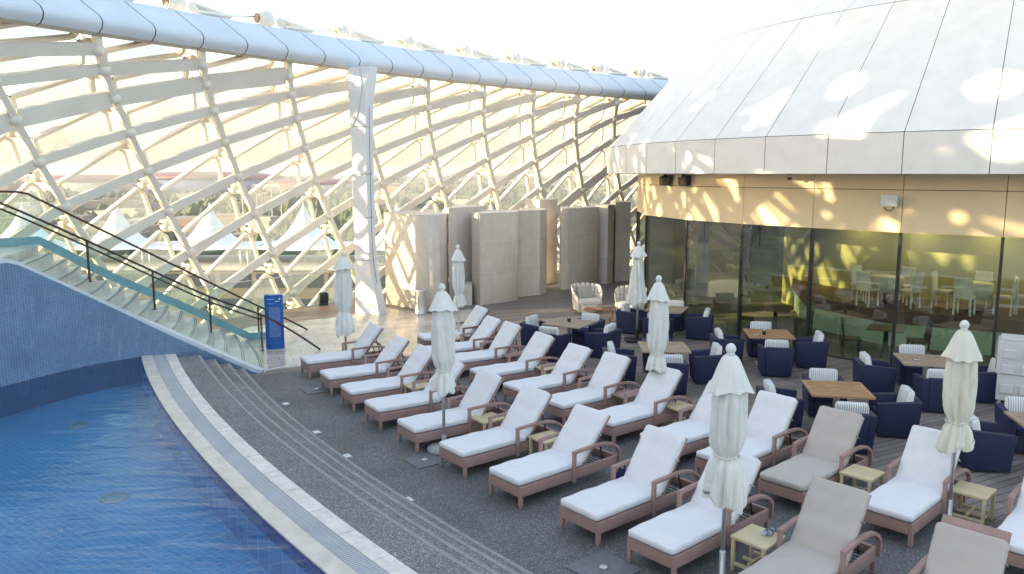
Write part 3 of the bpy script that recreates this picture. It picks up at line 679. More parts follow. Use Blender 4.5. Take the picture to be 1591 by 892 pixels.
# ------------------------------------------------------------------ domed restaurant
BX, BY = 17.886, 27.97
def bp_(r, az, z=0): a = R_(az); return Vector((BX+r*math.cos(a), BY+r*math.sin(a), z))
rest = thing('domed_restaurant', 'round restaurant pavilion with white panelled dome, cream fascia and curved glass front', 'building')
RG = 13.4
gaz = [-177.6, -168.9, -160.2, -151.0, -141.3, -132.3, -123.7, -115.0, -106, -97, -88, -79]
gv = [Vector((4.45, 28.2, 0)), Vector((4.32, 25.5, 0)), Vector((5.06, 22.95, 0)), Vector((6.14, 21.12, 0))]+[bp_(RG, a) for a in gaz[4:]]
for p0, p1 in zip(gv, gv[1:]):
    t = 0; t = (p1-p0).normalized(); n_ = Vector((t.y, -t.x, 0))
    g = MB(); q0 = p0+t*.03; q1 = p1-t*.03
    g.prism([(q0.x, q0.y), (q1.x, q1.y), ((q1-n_*.02).x, (q1-n_*.02).y), ((q0-n_*.02).x, (q0-n_*.02).y)], .03, 3.12); g.build('glass_pane', M['gwin'], rest)
    for z0, z1, nm_ in ((3.14, 4.1, 'fascia_panel'), (4.115, 4.46, 'fascia_panel')):
        f = MB(); q0 = p0+t*.008; q1 = p1-t*.008; f.prism([(q0.x, q0.y), (q1.x, q1.y), ((q1-n_*.1).x, (q1-n_*.1).y), ((q0-n_*.1).x, (q0-n_*.1).y)], z0, z1); f.build(nm_, M['fascia'], rest)
    m_ = MB(); m_.beam(p0+Vector((0, 0, .0))-n_*.04, p0+Vector((0, 0, 3.13))-n_*.04, .06, .13, n_); m_.build('mullion', M['black'], rest)
    pm_ = (p0+p1)/2
m_ = MB(); m_.lathe([(13.2, 3.14), (13.28, 3.16), (13.28, 4.46)], (BX, BY, 0), 80); m_.f = m_.f[:-2]; m_.sm = m_.sm[:-2]; m_.build('fascia_backing', M['dark'], rest)
sa = [-124.9-6.45*k for k in range(-9, 12)]
for a0, a1 in zip(sa[1:], sa):
    a0 += .03; a1 -= .03
    P = lambda r, z: (bp_(r, a0, z), bp_(r, (a0+a1)/2, z), bp_(r, a1, z))
    for rz, nm_ in (((14.46, 4.47, 14.46, 5.35), 'skirt_panel'), ((14.44, 5.365, 11.46, 8.64), 'dome_panel'), ((11.44, 8.655, 7.6, 11.0), 'dome_panel'), ((7.58, 11.02, .3, 12.6), 'dome_panel')):
        lo, hi = P(rz[0], rz[1]), P(rz[2], rz[3]); ins = Vector((0, 0, 0))
        c = Vector((BX, BY, 6)); b_lo = [p+(c-p)*.004 for p in lo]; b_hi = [p+(c-p)*.004 for p in hi]
        m_ = MB(); m_.add(list(lo)+list(hi), [(0, 1, 4, 3), (1, 2, 5, 4)]); m_.build(nm_, M['dome'], rest)
m_ = MB(); m_.lathe([(13.3, 4.47), (14.40, 4.472), (14.40, 5.34), (11.40, 8.62), (7.55, 10.97), (.2, 12.55)], (BX, BY, 0), 100); m_.f = m_.f[:-2]; m_.sm = m_.sm[:-2]; m_.build('dome_backing', M['dark'], rest)
m_ = MB(); m_.lathe([(13.28, 4.44), (14.44, 4.462)], (BX, BY, 0), 100); m_.f = m_.f[:-2]; m_.sm = m_.sm[:-2]; m_.build('soffit', M['whitec'], rest)
m_ = MB(); m_.lathe([(.1, 3.3), (13.25, 3.3)], (BX, BY, 0), 80); m_.f = m_.f[:-2]; m_.build('ceiling', M['inceil'], rest); 
m_ = MB(); m_.lathe([(13.38, -.003), (13.38, .012), (.1, .012)], (BX, BY, 0), 100); m_.f = m_.f[:-2]; m_.sm = m_.sm[:-2]; m_.build('floor', M['infloor'], rest)
m_ = MB(); m_.lathe([(8.5, 0), (8.5, 3.29)], (BX, BY, 0), 60); m_.f = m_.f[:-2]; m_.sm = m_.sm[:-2]; m_.build('inner_wall', M['inwall'], rest)
m_ = MB(); m_.sweep([p for p in gv], [(-.05, 0), (.05, 0), (.05, .03), (-.05, .03)]); m_.build('sill', M['black'], rest)
m_ = MB(); p0, p1 = bp_(8.5, -176), bp_(13.25, -176); m_.beam(p0+Vector((0, 0, 1.65)), p1+Vector((0, 0, 1.65)), .1, 3.27, (0, 0, 1)); m_.build('inner_wall', M['indark'], rest)
plat = [(8.6, 22.9), (9.7, 20.3), (12.4, 18.8), (16, 17.6), (22, 18.5), (21, 22), (14, 22.6), (11.2, 26.5), (9.6, 27)]
m_ = MB(); m_.prism([(BX+(x-BX)*.995, BY+(y-BY)*.995) for x, y in plat], .013, .62); m_.build('platform_base', M['ingreen'], rest)
m_ = MB(); m_.prism(plat, .62, .95); m_.build('platform_edge', M['inbrown'], rest)
for n_, a in enumerate((-150, -138, -126, -114)):     # warm fill lights with glowing panels, added to brighten the restaurant interior
    p = bp_(9.1, a, 3.27); f = MB(); f.box((p.x, p.y, 3.285), (.5, .5, .02), Matrix.Rotation(R_(a), 3, 'Z')); em = bpy.data.materials.get('lamp_glow')
    if not em:
        em = bpy.data.materials.new('lamp_glow'); em.use_nodes = True; pb = em.node_tree.nodes['Principled BSDF']; pb.inputs['Emission Color'].default_value = (1, .8, .4, 1); pb.inputs['Emission Strength'].default_value = 1.5
    f.build('ceiling_lamp', em, rest)
    ll = bpy.data.lights.new('lamp', 'AREA'); ll.energy = 3.5; ll.color = (1, .82, .42); ll.size = .5; lo = bpy.data.objects.new('lamp_light', ll); COL.objects.link(lo); lo.location = (p.x, p.y, 3.25); lo.parent = rest
# interior furniture
def side_chair(material, name='dining_chair'):
    o = thing(name, '', 'chair'); b = MB()
    b.box((0, 0, .45), (.44, .44, .05)); b.build('seat', material, o, bevel=.015)
    b = MB(); b.box((-.21, 0, .7), (.04, .42, .5), Matrix.Rotation(R_(-6), 3, 'Y')); b.build('backrest', material, o, bevel=.015)
    for x in (-.19, .19):
        for y in (-.19, .19): b = MB(); b.beam((x, y, 0), (x*.95, y*.95, .44), .035, .035); b.build('leg', material, o)
    return o
ic = side_chair(M['inchair']); iw = side_chair(M['incloth'], 'restaurant_chair')
def place(src, first, loc, rz, label, group, **kw):
    o = src if first else copy_tree(src); o.location = loc; o.rotation_euler = (0, 0, rz); o['label'] = label; o['group'] = group
    for k, v in kw.items(): o[k] = v
    return o
def bistro(loc, rz, label):
    o = thing('bistro_table', label, 'table', loc, rz, 'small tables inside the restaurant')
    b = MB(); b.box((0, 0, .74), (.8, .8, .03)); b.build('tabletop', M['inbrown'], o, bevel=.005); b = MB(); b.lathe([(.13, 0), (.13, .02), (.07, .1), (.05, .73)], n=16); b.build('pedestal', M['black'], o); return o
f1 = True
for n_, (x, y, lab) in enumerate(((9.1, 18.9, 'small dark pedestal table inside the glass, the right-hand one'), (7.3, 21.6, 'small dark pedestal table inside the glass, the left-hand one'))):
    bistro((x, y, .012), R_(-30), lab)
    for k, (dx, dy, rz, wh) in enumerate(((-.75, .2, -.3, 'left'), (.75, -.1, math.pi-.2, 'right'))):
        place(ic, f1, (x+dx, y+dy, .012), rz, 'brown leather chair inside the glass, %s of the %s small dark table' % (wh, ('right-hand', 'left-hand')[n_]), 'brown chairs inside the restaurant'); f1 = False
f1 = True
for n_, (x, y) in enumerate(((10.2, 21.4), (11.9, 20.2), (13.6, 19.4), (15.6, 19.0))):
    o = thing('restaurant_table', 'white clothed table %s on the raised platform behind the glass' % ('nearest the left end', 'second from the left', 'third from the left', 'at the right end')[n_], 'table', (x, y, .95), 0, 'white tables on the restaurant platform')
    b = MB(); b.lathe([(.42, .35), (.45, .72), (.45, .74), (.001, .745)], n=24); b.build('tablecloth', M['incloth'], o); b = MB(); b.lathe([(.22, 0), (.05, .04), (.05, .72)], n=12); b.build('pedestal', M['black'], o)
    for k in range(4):
        a = k*math.pi/2+.5+n_*.3
        place(iw, f1, (x+.72*math.cos(a), y+.72*math.sin(a), .95), a+math.pi, 'white restaurant chair at the %s white table on the platform, %s side' % (('first', 'second', 'third', 'fourth')[n_], ('far right', 'far left', 'near left', 'near right')[k]), 'white chairs on the restaurant platform'); f1 = False
# fittings under the skirt
def floodspk(az, lab, rz):
    p = bp_(13.9, az, 4.46); o = thing('loudspeaker', lab, 'speaker', p, rz, 'black speakers under the dome edge')
    b = MB(); b.box((0, 0, -.04), (.05, .05, .1)); b.box((.08, 0, -.04), (.04, .05, .1)); b.build('bracket', M['black'], o)
    b = MB(); b.prism([(-.14, -.12), (.14, -.17), (.14, .17), (-.14, .12)], -.33, -.07); b.build('cabinet', M['black'], o, bevel=.012, M=Matrix.Rotation(R_(14), 4, 'Y'))
    b = MB(); b.box((.135, 0, -.2), (.012, .29, .22)); b.build('grille', M['inchair'], o, M=Matrix.Rotation(R_(14), 4, 'Y'))
floodspk(-163.0, 'small black speaker hanging under the left end of the white dome edge', R_(-120))
floodspk(-158.6, 'larger tilted black speaker beside the smaller one under the dome edge', R_(-150))
p = bp_(13.85, -143.0, 4.44); o = thing('dome_camera', 'small dome security camera under the white dome edge', 'security camera', p)
b = MB(); b.lathe([(.1, .01), (.1, -.05), (.06, -.06)], n=16); b.build('mount', M['cooler'], o); b = MB(); b.sphere((0, 0, -.06), .065); b.build('lens', M['black'], o)
p = bp_(13.52, -133.2, 3.85); o = thing('wall_box', 'grey equipment box with a curl of cable on the cream fascia', 'equipment box', p, R_(-133.2))
b = MB(); b.box((.1, 0, .02), (.12, .36, .26)); b.build('housing', M['cooler'], o, bevel=.01); b = MB(); b.box((0, .0, .0), (.2, .1, .1)); b.build('bracket', M['steel'], o)
b = MB(); b.tube([Vector((.12, .1*math.cos(a), -.12-.09*abs(math.sin(a)))) for a in [k*.3 for k in range(11)]], .012, 6); b.build('cable', M['cable'], o)

# ------------------------------------------------------------------ sun loungers
def cushion(mb, L, W, T, org, ang=0, nx=30, ny=16, seed=0, puff=.012):
    rnd = random.Random(seed); ex = 5.0
    def pt(u, v, s):   # superellipse section
        x = u*L/2; y = v*W/2; e = max(abs(u), abs(v))
        edge = (1-abs(u)**14)**.5*(1-abs(v)**10)**.5 if abs(u) < 1 and abs(v) < 1 else 0
        z = s*T/2*(.62+.38*edge)+s*puff*(1-u*u)*(1-v*v)
        if s > 0: z += .004*math.sin(u*9+seed)+.003*math.sin(v*7+u*5+seed*2)
        nzv = mnoise.noise(Vector((x*5+seed*3.1, y*3.2, seed)))*.007+abs(mnoise.noise(Vector((x*9-seed, y*14+x*6, 2.3*seed))))*-.006
        if s > 0: z += nzv*edge
        return Vector((x, y, z))
    us = [math.sin(math.pi/2*(-1+2*i/nx)*.999) if False else (-1+2*i/nx) for i in range(nx+1)]
    us = [max(-1, min(1, u)) for u in us]; us[0], us[-1] = -1, 1; us = [-1, -.985, -.95]+us[1:-1]+[.95, .985, 1]
    vs_ = [-1, -.97, -.91]+[-.8+1.6*i/ny for i in range(ny+1)]+[.91, .97, 1]
    def rc(u, v):      # round plan corners
        ax, ay = abs(u)*L/2, abs(v)*W/2; r = .05; cx, cy = L/2-r, W/2-r
        if ax > cx and ay > cy:
            dx, dy = ax-cx, ay-cy; m_ = max(dx, dy); d = math.hypot(dx, dy)
            if d > 0: ax = cx+dx*m_/d; ay = cy+dy*m_/d
        return math.copysign(ax, u), math.copysign(ay, v)
    A = Matrix.Rotation(-ang, 3, 'Y'); V = []; nu, nv = len(us), len(vs_)
    for s in (1, -1):
        for u in us:
            for v in vs_:
                p = pt(u, v, s); p.x, p.y = rc(u, v); V.append(A @ p+Vector(org))
    F = []
    for i in range(nu-1):
        for j in range(nv-1):
            a = i*nv+j; F.append((a, a+nv, a+nv+1, a+1)); b = a+nu*nv; F.append((b, b+1, b+nv+1, b+nv))
    B_ = [i*nv for i in range(nu)]+[(nu-1)*nv+j for j in range(1, nv)]+[i*nv+nv-1 for i in range(nu-2, -1, -1)]+[j for j in range(nv-2, 0, -1)]
    for k in range(len(B_)):
        a, b = B_[k], B_[(k+1) % len(B_)]; F.append((a, b, b+nu*nv, a+nu*nv))
    mb.add(V, F, True); return mb
HX = 1.24; BACK = R_(52); BL = .80
def make_lounger(wick, cush, seed=0, back=BACK, slip=0.0):
    o = thing('sun_lounger', '', 'sun lounger')
    W = .64
    b = MB()
    for s in (-1, 1): b.box((.97, s*(W/2), .235), (1.94, .045, .15))
    b.box((.022, 0, .235), (.045, W-.046, .15)); b.box((1.918, 0, .235), (.045, W-.046, .15))
    b.box((.62, 0, .296), (1.14, W-.05, .02)); b.build('frame', wick, o, bevel=.008)
    for x in (.03, 1.91):
        for s in (-1, 1):
            l = MB(); l.box((x, s*(W/2-.002), .09), (.05, .05, .14)); lo = l.build('leg', wick, o, bevel=.008)
            f = MB(); f.lathe([(.018, 0), (.02, .03)], (x, s*(W/2-.002), 0), 10); f.build('foot', M['steel'], lo)
    for s in (-1, 1):
        a = MB(); y = s*(W/2+.035)
        a.box((1.0, y, .345), (.05, .05, .42)); a.sweep([Vector((.975, y, .565)), Vector((1.2, y, .575)), Vector((1.45, y, .58)), Vector((1.62, y, .565)), Vector((1.76, y, .53)), Vector((1.87, y, .47)), Vector((1.93, y, .40)), Vector((1.945, y, .2))], [(-.028, -.02), (.028, -.02), (.028, .022), (-.028, .022)])
        a.build('armrest', wick, o, bevel=.006)
    ax = Vector((math.cos(back), 0, math.sin(back))); nx_ = Vector((-math.sin(back), 0, math.cos(back)))
    h = Vector((HX, 0, .31))
    b = MB(); b.box(h+ax*(BL/2+.01), (BL+.04, W-.02, .035), Matrix.Rotation(-back, 3, 'Y')); b.build('backrest', wick, o, bevel=.01)
    for s in (-1, 1):
        t = MB(); t.tube([h+ax*.55+Vector((.02, s*.22, 0)), Vector((1.72, s*.22, .26))], .012, 8); t.tube([Vector((1.35, s*.26, .22)), Vector((1.88, s*.26, .24))], .012, 8)
        t.build('support_strut', M['strut'], o)
    t = MB()
    for k in range(6): t.beam((1.42+k*.08, -.28, .25), (1.42+k*.08, .28, .25), .018, .012)
    t.build('support_rack', M['strut'], o)
    c = cushion(MB(), 1.24, .66, .10, (.60, 0, .365), 0, seed=seed); c.build('seat_cushion', cush, o)
    cc = h+ax*(BL/2+.02-slip)+nx_*.075; c = cushion(MB(), .82, .65, .10, cc, back, seed=seed+3); co = c.build('back_cushion', cush, o)
    fl = MB(); q = h+ax*(BL+.05-slip)+nx_*.04
    fl.sweep([q+Vector((0, -.31, 0)), q+Vector((0, .31, 0))], [(-.03, -.05), (.035, -.04), (.035, .04), (-.03, .05)]); 
    ti = MB(); ti.sweep([h+ax*(BL-.30)+Vector((0, -.335, 0))+nx_*.01, h+ax*(BL-.30)+Vector((0, -.333, 0))+nx_*.10], [(-.012, -.003), (.012, -.003), (.012, .003), (-.012, .003)]); ti.build('cushion_strap', cush, co)
    return o
LW = make_lounger(M['wick'], M['cush'], 1); LW2 = make_lounger(M['wick'], M['cush'], 5, R_(49)); LB = make_lounger(M['wick'], M['cushb'], 2); LB2 = make_lounger(M['wick'], M['cushb'], 8, R_(56), .11); LM = make_lounger(M['wickb'], M['cush'], 3)
LW3 = make_lounger(M['wick'], M['cush'], 11, R_(55)); LW4 = make_lounger(M['wick'], M['cush'], 14, R_(50), .02)
used = set(); lcount = [0]
def lounger(src, r, az, label, group):
    lcount[0] += 1
    if src is LW and lcount[0] % 3 == 2: src = LW3
    if src is LW2 and lcount[0] % 2 == 0: src = LW4
    r += random.uniform(-.03, .03); az += random.uniform(-.03, .03)
    o = src if src.name not in used else copy_tree(src); used.add(src.name)
    p = pol(r, az, .004 if r < 50 else 0); o.location = (p.x, p.y, .002); o.rotation_euler = (0, 0, R_(az+180+random.uniform(-1.6, 1.6))); tag(o, label, 'sun lounger', group)
G1 = 'sun loungers in the front row by the pool steps'; G2 = 'sun loungers in the back row by the dining sets'
row1 = [(-151.24, LW, 'white-cushioned lounger at the far end of the front row, behind the slim parasol'), (-149.45, LW2, 'white-cushioned lounger second from the far end of the front row'), (-147.91, LW, 'white-cushioned lounger third from the far end of the front row, left of a cream table'),
        (-146.35, LW2, 'white-cushioned front-row lounger whose head is hidden by the parasol on the round base'), (-144.78, LW, 'white-cushioned front-row lounger crossed by the pole of the parasol on the round base'), (-143.12, LW, 'white-cushioned front-row lounger with its foot beside the round parasol base'),
        (-141.5, LW2, 'white-cushioned front-row lounger in the middle foreground with an empty floor gap behind its head'), (-139.82, LW, 'white-cushioned front-row lounger with a small dark bag by its far arm'), (-138.42, LW, 'white-cushioned lounger in front of which the nearest parasol stands, beside the table with two bottles'),
        (-136.72, LB, 'beige-cushioned lounger right of the side table holding two small bottles'), (-135.05, LB2, 'beige-cushioned lounger at the bottom right whose cushion has slipped below the wicker backrest')]
for az, src, lab in row1: lounger(src, 48.05, az, lab, G1)
row2 = [(-152.55, LM, 44.85, 'brown-framed white lounger at the far end of the back row on the polished paving'), (-150.75, LW2, 45.2, 'white-cushioned lounger second from the far end of the back row'), (-149.35, LW, 45.22, 'white-cushioned back-row lounger left of the pink side table nearest the screen walls'),
        (-147.62, LW, 45.25, 'white-cushioned back-row lounger between a pink side table and a cream one'), (-145.88, LW2, 45.28, 'white-cushioned back-row lounger right of the cream table, in front of the navy armchairs'), (-144.3, LW, 45.28, 'white-cushioned back-row lounger left of the pink side table in the centre'),
        (-142.72, LW, 45.3, 'white-cushioned back-row lounger crossed by the pole of the middle parasol'), (-141.12, LW2, 45.33, 'white-cushioned back-row lounger partly behind the nearest parasol, cream table at its far arm'), (-139.75, LW, 45.28, 'white-cushioned back-row lounger just right of the nearest parasol'),
        (-138.35, LB, 45.3, 'beige-cushioned lounger in the back row, left of a cream side table'), (-136.68, LW, 45.24, 'white-cushioned lounger just left of the cream-lit parasol at the right'), (-134.85, LW2, 45.2, 'white-cushioned lounger cut by the right edge of the picture')]
for az, src, r, lab in row2: lounger(src, r, az, lab, G2)
# side tables
def make_table(m1):
    o = thing('side_table', '', 'side table'); b = MB(); b.box((0, 0, .40), (.46, .44, .035)); b.build('tabletop', m1, o, bevel=.008)
    for x in (-.2, .2):
        for y in (-.19, .19): l = MB(); l.box((x, y, .192), (.04, .04, .38)); l.build('leg', m1, o, bevel=.006)
    s = MB(); s.box((0, 0, .09), (.03, .36, .03)); s.box((-.2, 0, .09), (.03, .34, .03)); s.box((.2, 0, .09), (.03, .34, .03)); s.box((0, 0, .125), (.36, .03, .03)); s.build('stretcher', m1, o)
    return o
TY, TP = make_table(M['wicky']), make_table(M['wick'])
GT = 'woven side tables between the loungers'
for src, px, py, lab in ((TY, 651, 598, 'cream woven side table in the front row, third gap from the far end'), (TY, 758, 648, 'cream woven side table in the front row, right behind the round parasol base'), (TY, 852, 678, 'cream woven side table in the middle foreground of the front row'),
                         (TY, 1178, 832, 'cream woven side table holding two small bottles at the bottom of the picture'), (TY, 703, 524, 'cream woven side table near the far end of the back row'), (TP, 794, 549, 'pink woven side table in the back row, nearer the screen walls'),
                         (TY, 851, 569, 'cream woven side table in the back row before the nearest navy armchairs'), (TP, 972, 611, 'pink woven side table in the centre of the back row'), (TY, 1056, 630, 'cream woven side table just right of the middle parasol'),
                         (TY, 1340, 733, 'cream woven side table right of the beige lounger of the back row'), (TY, 1512, 760, 'cream woven side table behind the pole of the right-hand parasol')):
    q = unp(px, py, .42); az = math.atan2(q.y-PC.y, q.x-PC.x)
    o = src if src.name not in used else copy_tree(src); used.add(src.name); o.location = (q.x, q.y, .002); o.rotation_euler = (0, 0, az); tag(o, lab, 'side table', GT)
for px, py, rz, w in ((1184, 829, .4, 'left'), (1194, 830, .9, 'right')):
    q = unp(px, py, .45); o = thing('water_bottle', 'small clear bottle lying on the cream side table, %s one of the pair' % w, 'bottle', (q.x, q.y, .452), rz, 'two small bottles on the side table')
    b = MB(); b.lathe([(.001, 0), (.03, .005), (.032, .12), (.012, .155), (.012, .17)], n=14); b.build('body', M['bottle'], o, M=Matrix.Rotation(R_(90), 4, 'Y'))
    b = MB(); b.lathe([(.0335, .05), (.0335, .085)], n=14); b.build('wrapper', M['bluelabel'], o, M=Matrix.Rotation(R_(90), 4, 'Y')); b = MB(); b.lathe([(.014, .165), (.014, .185)], n=10); b.build('lid', M['bluelabel'], o, M=Matrix.Rotation(R_(90), 4, 'Y'))

# ------------------------------------------------------------------ parasols
def parasol(x, y, label, H=2.68, seed=0, cloth='umb', rmax=.2, bottom=.9, tie=1.45, base=None, cone=False, cap=.36, rz=0, lean=(0, 0), basev=None):
    rnd = random.Random(seed); o = thing('parasol', label, 'parasol', (x, y, .004), rz, 'closed parasols between the loungers')
    o.rotation_euler = (lean[0], lean[1], rz)
    p = MB(); p.tube([(0, 0, 0), (0, 0, H-.1)], .026, 14); p.build('pole', M['steel'], o)
    c = MB(); n = 72; zt = H-.16; ph = [rnd.uniform(0, 6.28) for _ in range(6)]; nf = 8
    if cone: zs = [(zt, .05), (zt-.1, .08), (zt-.4, .12), (zt-.8, .18), (zt-1.2, .23), (bottom+.05, .265), (bottom, .27)]
    else:
        zs = [(zt, .05), (zt-.06, .1), (zt-.16, .14), (zt-.3, rmax*.86), (zt-.5, rmax*.97), (zt-.8, rmax), (tie+.2, rmax*.97), (tie+.1, rmax*.85), (tie+.03, rmax*.66), (tie, rmax*.60), (tie-.03, rmax*.66), (tie-.1, rmax*.86), (tie-.25, rmax*1.02), (tie-.4, rmax*1.12), (bottom+.03, rmax*1.13), (bottom, rmax*1.08)]
        rmax = rmax; zs = [(z, r*.93) for z, r in zs]
        zs = [z for z in zs if z[0] > bottom-1e-6]
    Z = []
    for (z0, r0), (z1, r1) in zip(zs, zs[1:]):
        k = max(1, int((z0-z1)/.035)); Z += [(z0+(z1-z0)*i/k, r0+(r1-r0)*i/k) for i in range(k)]
    Z.append(zs[-1]); V = []
    for z, r in Z:
        f = min(1, (zt-z)/.5); amp = .20*f*(1.0 if z > tie else 1.25); dk = math.exp(-((z-tie)/.06)**2) if not cone else 0
        for k in range(n):
            a = 2*math.pi*k/n; s = abs(math.sin(nf*a/2+ph[0]+.55*math.sin(z*3+ph[1])+.4*math.sin(a*2+ph[2])))
            s2 = math.sin(a*13+ph[3]+1.3*math.sin(z*4+ph[4])); s3 = math.sin(a*3+ph[5]+z*1.3)
            rr = r*(1-amp*1.25*(1-s)**1.5*(1-.2*dk)+.05*f*s2+.08*f*s3)
            q3 = Vector((math.cos(a)*2.2, math.sin(a)*2.2, z*2.6+seed*7)); rr += r*(.14*mnoise.noise(q3)+.05*mnoise.noise(q3*3.1))*f*(1-.6*dk); xo_ = .03*f*mnoise.noise(Vector((seed*3.3, 1.7, z*1.4)))
            zz = z+(.03*math.sin(a*5+ph[2])+.025*s+.05*math.sin(a+ph[0]) if z < bottom+.1 else 0)
            V.append((rr*math.cos(a)+xo_, rr*math.sin(a)-xo_*.6, zz))
    c.add(V, [(i*n+k, i*n+(k+1) % n, (i+1)*n+(k+1) % n, (i+1)*n+k) for i in range(len(Z)-1) for k in range(n)], True)
    inner = [(v[0]*.4, v[1]*.4, v[2]+.12) for v in V[-n:]]; m0 = len(V)
    c.add(V[-n:]+inner, [(k, (k+1) % n, (k+1) % n+n, k+n) for k in range(n)], True)
    cv = c.build('canopy', M[cloth], o)
    c = MB(); V = []; K = 14
    for i in range(K+1):
        t = i/K; z = zt+.03-cap*t*.92; r = (.05+.145*t**.6+.025*t**3)*(rmax/.2)
        for k in range(n):
            a = 2*math.pi*k/n; s = math.cos(nf*a+ph[1]+.9*math.sin(a*2+ph[4])); rr = r*(1+.085*t*t*s+.05*t*math.sin(a*3+ph[2])+.035*t*math.sin(a*13+ph[3])); V.append((rr*math.cos(a), rr*math.sin(a), z-.008*t*t*s+.018*t*math.sin(a*2+ph[5])))
    V2 = [(v[0]*.975, v[1]*.975, v[2]-.004) for v in V]
    c.add(V, [(i*n+k, i*n+(k+1) % n, (i+1)*n+(k+1) % n, (i+1)*n+k) for i in range(K) for k in range(n)], True)
    c.add(V2[-2*n:]+V[-n:], [(k, (k+1) % n, n+(k+1) % n, n+k) for k in range(n)]+[(n+k, n+(k+1) % n, 2*n+(k+1) % n, 2*n+k) for k in range(n)], True)
    c.build('vent_cap', M[cloth], o)
    f = MB(); f.lathe([(.03, zt+.02), (.05, zt+.035), (.04, zt+.045), (.035, zt+.05), (.052, zt+.07), (.057, zt+.095), (.048, zt+.125), (.03, zt+.148), (.001, zt+.158)], n=16); f.build('finial', M['umb'], o)
    if not cone:
        t_ = MB(); rt = rmax*.63
        t_.tube([(rt*(1+.03*math.sin(k))*math.cos(k*2*math.pi/28), rt*(1+.03*math.sin(k))*math.sin(k*2*math.pi/28), tie+.01*math.sin(k*.9)) for k in range(29)], .009, 6)
        t_.tube([(0, -rt-.005, tie), (.02, -rt-.02, tie-.06), (-.01, -rt-.03, tie-.13)], .007, 6); t_.build('tie_cord', M['plainc'], o)
    if base == 'round':
        b = MB(); b.lathe([(.0, 0), (.27, 0), (.28, .03), (.27, .06), (.2, .085), (.06, .10), (.04, .12), (.04, .26), (.03, .27)], n=40); b.build('base', M['concrete'], o, smooth=False)
    elif base == 'black':
        b = MB(); b.box((0, 0, .03), (.62, .5, .06)); b.lathe([(.05, .06), (.04, .35)], n=14); b.build('base', M['black'], o, bevel=.006)
    else:
        b = MB(); b.lathe([(.06, 0), (.06, .01), (.036, .02), (.036, .3), (.03, .31)], n=16); b.build('socket', M['steel'], o)
    return o
parasol(-3.94, 18.38, 'slim closed white parasol at the far end of the front row, left of the column', seed=1, rmax=.215, bottom=.72, tie=1.27, cap=.3)
parasol(-1.11, 12.43, 'closed white parasol standing on a round concrete base beside the steps', H=2.76, seed=2, rmax=.205, bottom=1.02, tie=1.34, base='round', cap=.32)
parasol(-1.38, 20.12, 'closed white parasol at the far end of the back row before the stone screen walls', H=2.68, seed=3, rmax=.17, bottom=1.05, tie=1.42, cap=.3)
parasol(3.36, 20.9, 'conical loosely closed parasol on a black plate base near the white woven armchairs', H=2.70, seed=4, bottom=1.05, cone=True, base='black', cap=.3)
parasol(2.61, 13.95, 'closed white parasol in the middle of the back row before the navy chairs', H=2.69, seed=5, rmax=.19, bottom=.92, tie=1.26, cap=.34)
parasol(2.36, 8.35, 'nearest closed white parasol, its tied cloth bunched to the side at the bottom', H=2.68, seed=6, rmax=.215, bottom=.86, tie=1.42, cap=.42)
parasol(5.67, 9.75, 'closed cream-lit parasol at the right beside the cream side table', H=2.67, seed=7, cloth='umbw', rmax=.20, bottom=.98, tie=1.36, cap=.38)
for (px, py, lab, s) in ((660, 716, 'square steel floor plate in the aggregate beside the round parasol base', .52), (492, 606, 'square steel floor plate at the foot of the second front-row lounger', .55), (938, 884, 'square steel floor plate at the bottom edge by the nearest parasol', .62)):
    q = unp(px, py); a = math.atan2(q.y-PC.y, q.x-PC.x); o = thing('floor_plate', lab, 'floor plate', (q.x, q.y, .003), a, 'steel parasol plates set in the floor')
    b = MB(); b.box((0, 0, .006), (s, s, .012)); b.build('plate', M['plate'], o, bevel=.004); b = MB(); b.lathe([(.05, .012), (.05, .03), (.03, .032)], n=14); b.build('cover', M['steel'], o)

# ------------------------------------------------------------------ dining sets
def make_armchair():
    o = thing('armchair', '', 'armchair'); W, D = .70, .70; b = MB()
    # U shell, front towards +x; outer walls taper slightly to the floor
    out = [(-.35, -.35), (.35, -.35), (.35, .35), (-.35, .35)]
    def wall(c0, c1, th0, z0, z1a, z1b):
        pass
    for s in (-1, 1):
        b.add([(-.32, s*.32, .03), (.31, s*.32, .03), (.31, s*.23, .03), (-.32, s*.23, .03), (-.36, s*.36, .66), (.35, s*.36, .60), (.35, s*.25, .60), (-.36, s*.25, .66)], [(0, 1, 2, 3), (4, 5, 6, 7), (0, 1, 5, 4), (1, 2, 6, 5), (2, 3, 7, 6), (3, 0, 4, 7)])
    b.add([(-.325, -.228, .03), (-.325, .228, .03), (-.20, .228, .03), (-.20, -.228, .03), (-.365, -.249, .67), (-.365, .249, .67), (-.25, .249, .67), (-.25, -.249, .67)], [(0, 1, 2, 3), (4, 5, 6, 7), (0, 1, 5, 4), (1, 2, 6, 5), (2, 3, 7, 6), (3, 0, 4, 7)])
    b.box((.055, 0, .17), (.5, .455, .28)); b.build('shell', M['navy'], o, bevel=.012)
    c = cushion(MB(), .56, .48, .12, (.05, 0, .37), 0, nx=8, ny=6, puff=.01); c.build('seat_cushion', M['navys'], o)
    c = cushion(MB(), .44, .50, .13, (-.17, 0, .60), R_(100), nx=8, ny=6, puff=.02); c.build('back_cushion', M['stripe'], o)
    return o
AC = make_armchair(); AC2 = make_armchair()
for c in ALL():
    if c.parent == AC2 and c.name.startswith('back_cushion'): c.data.materials.clear(); c.data.materials.append(M['plainc'])
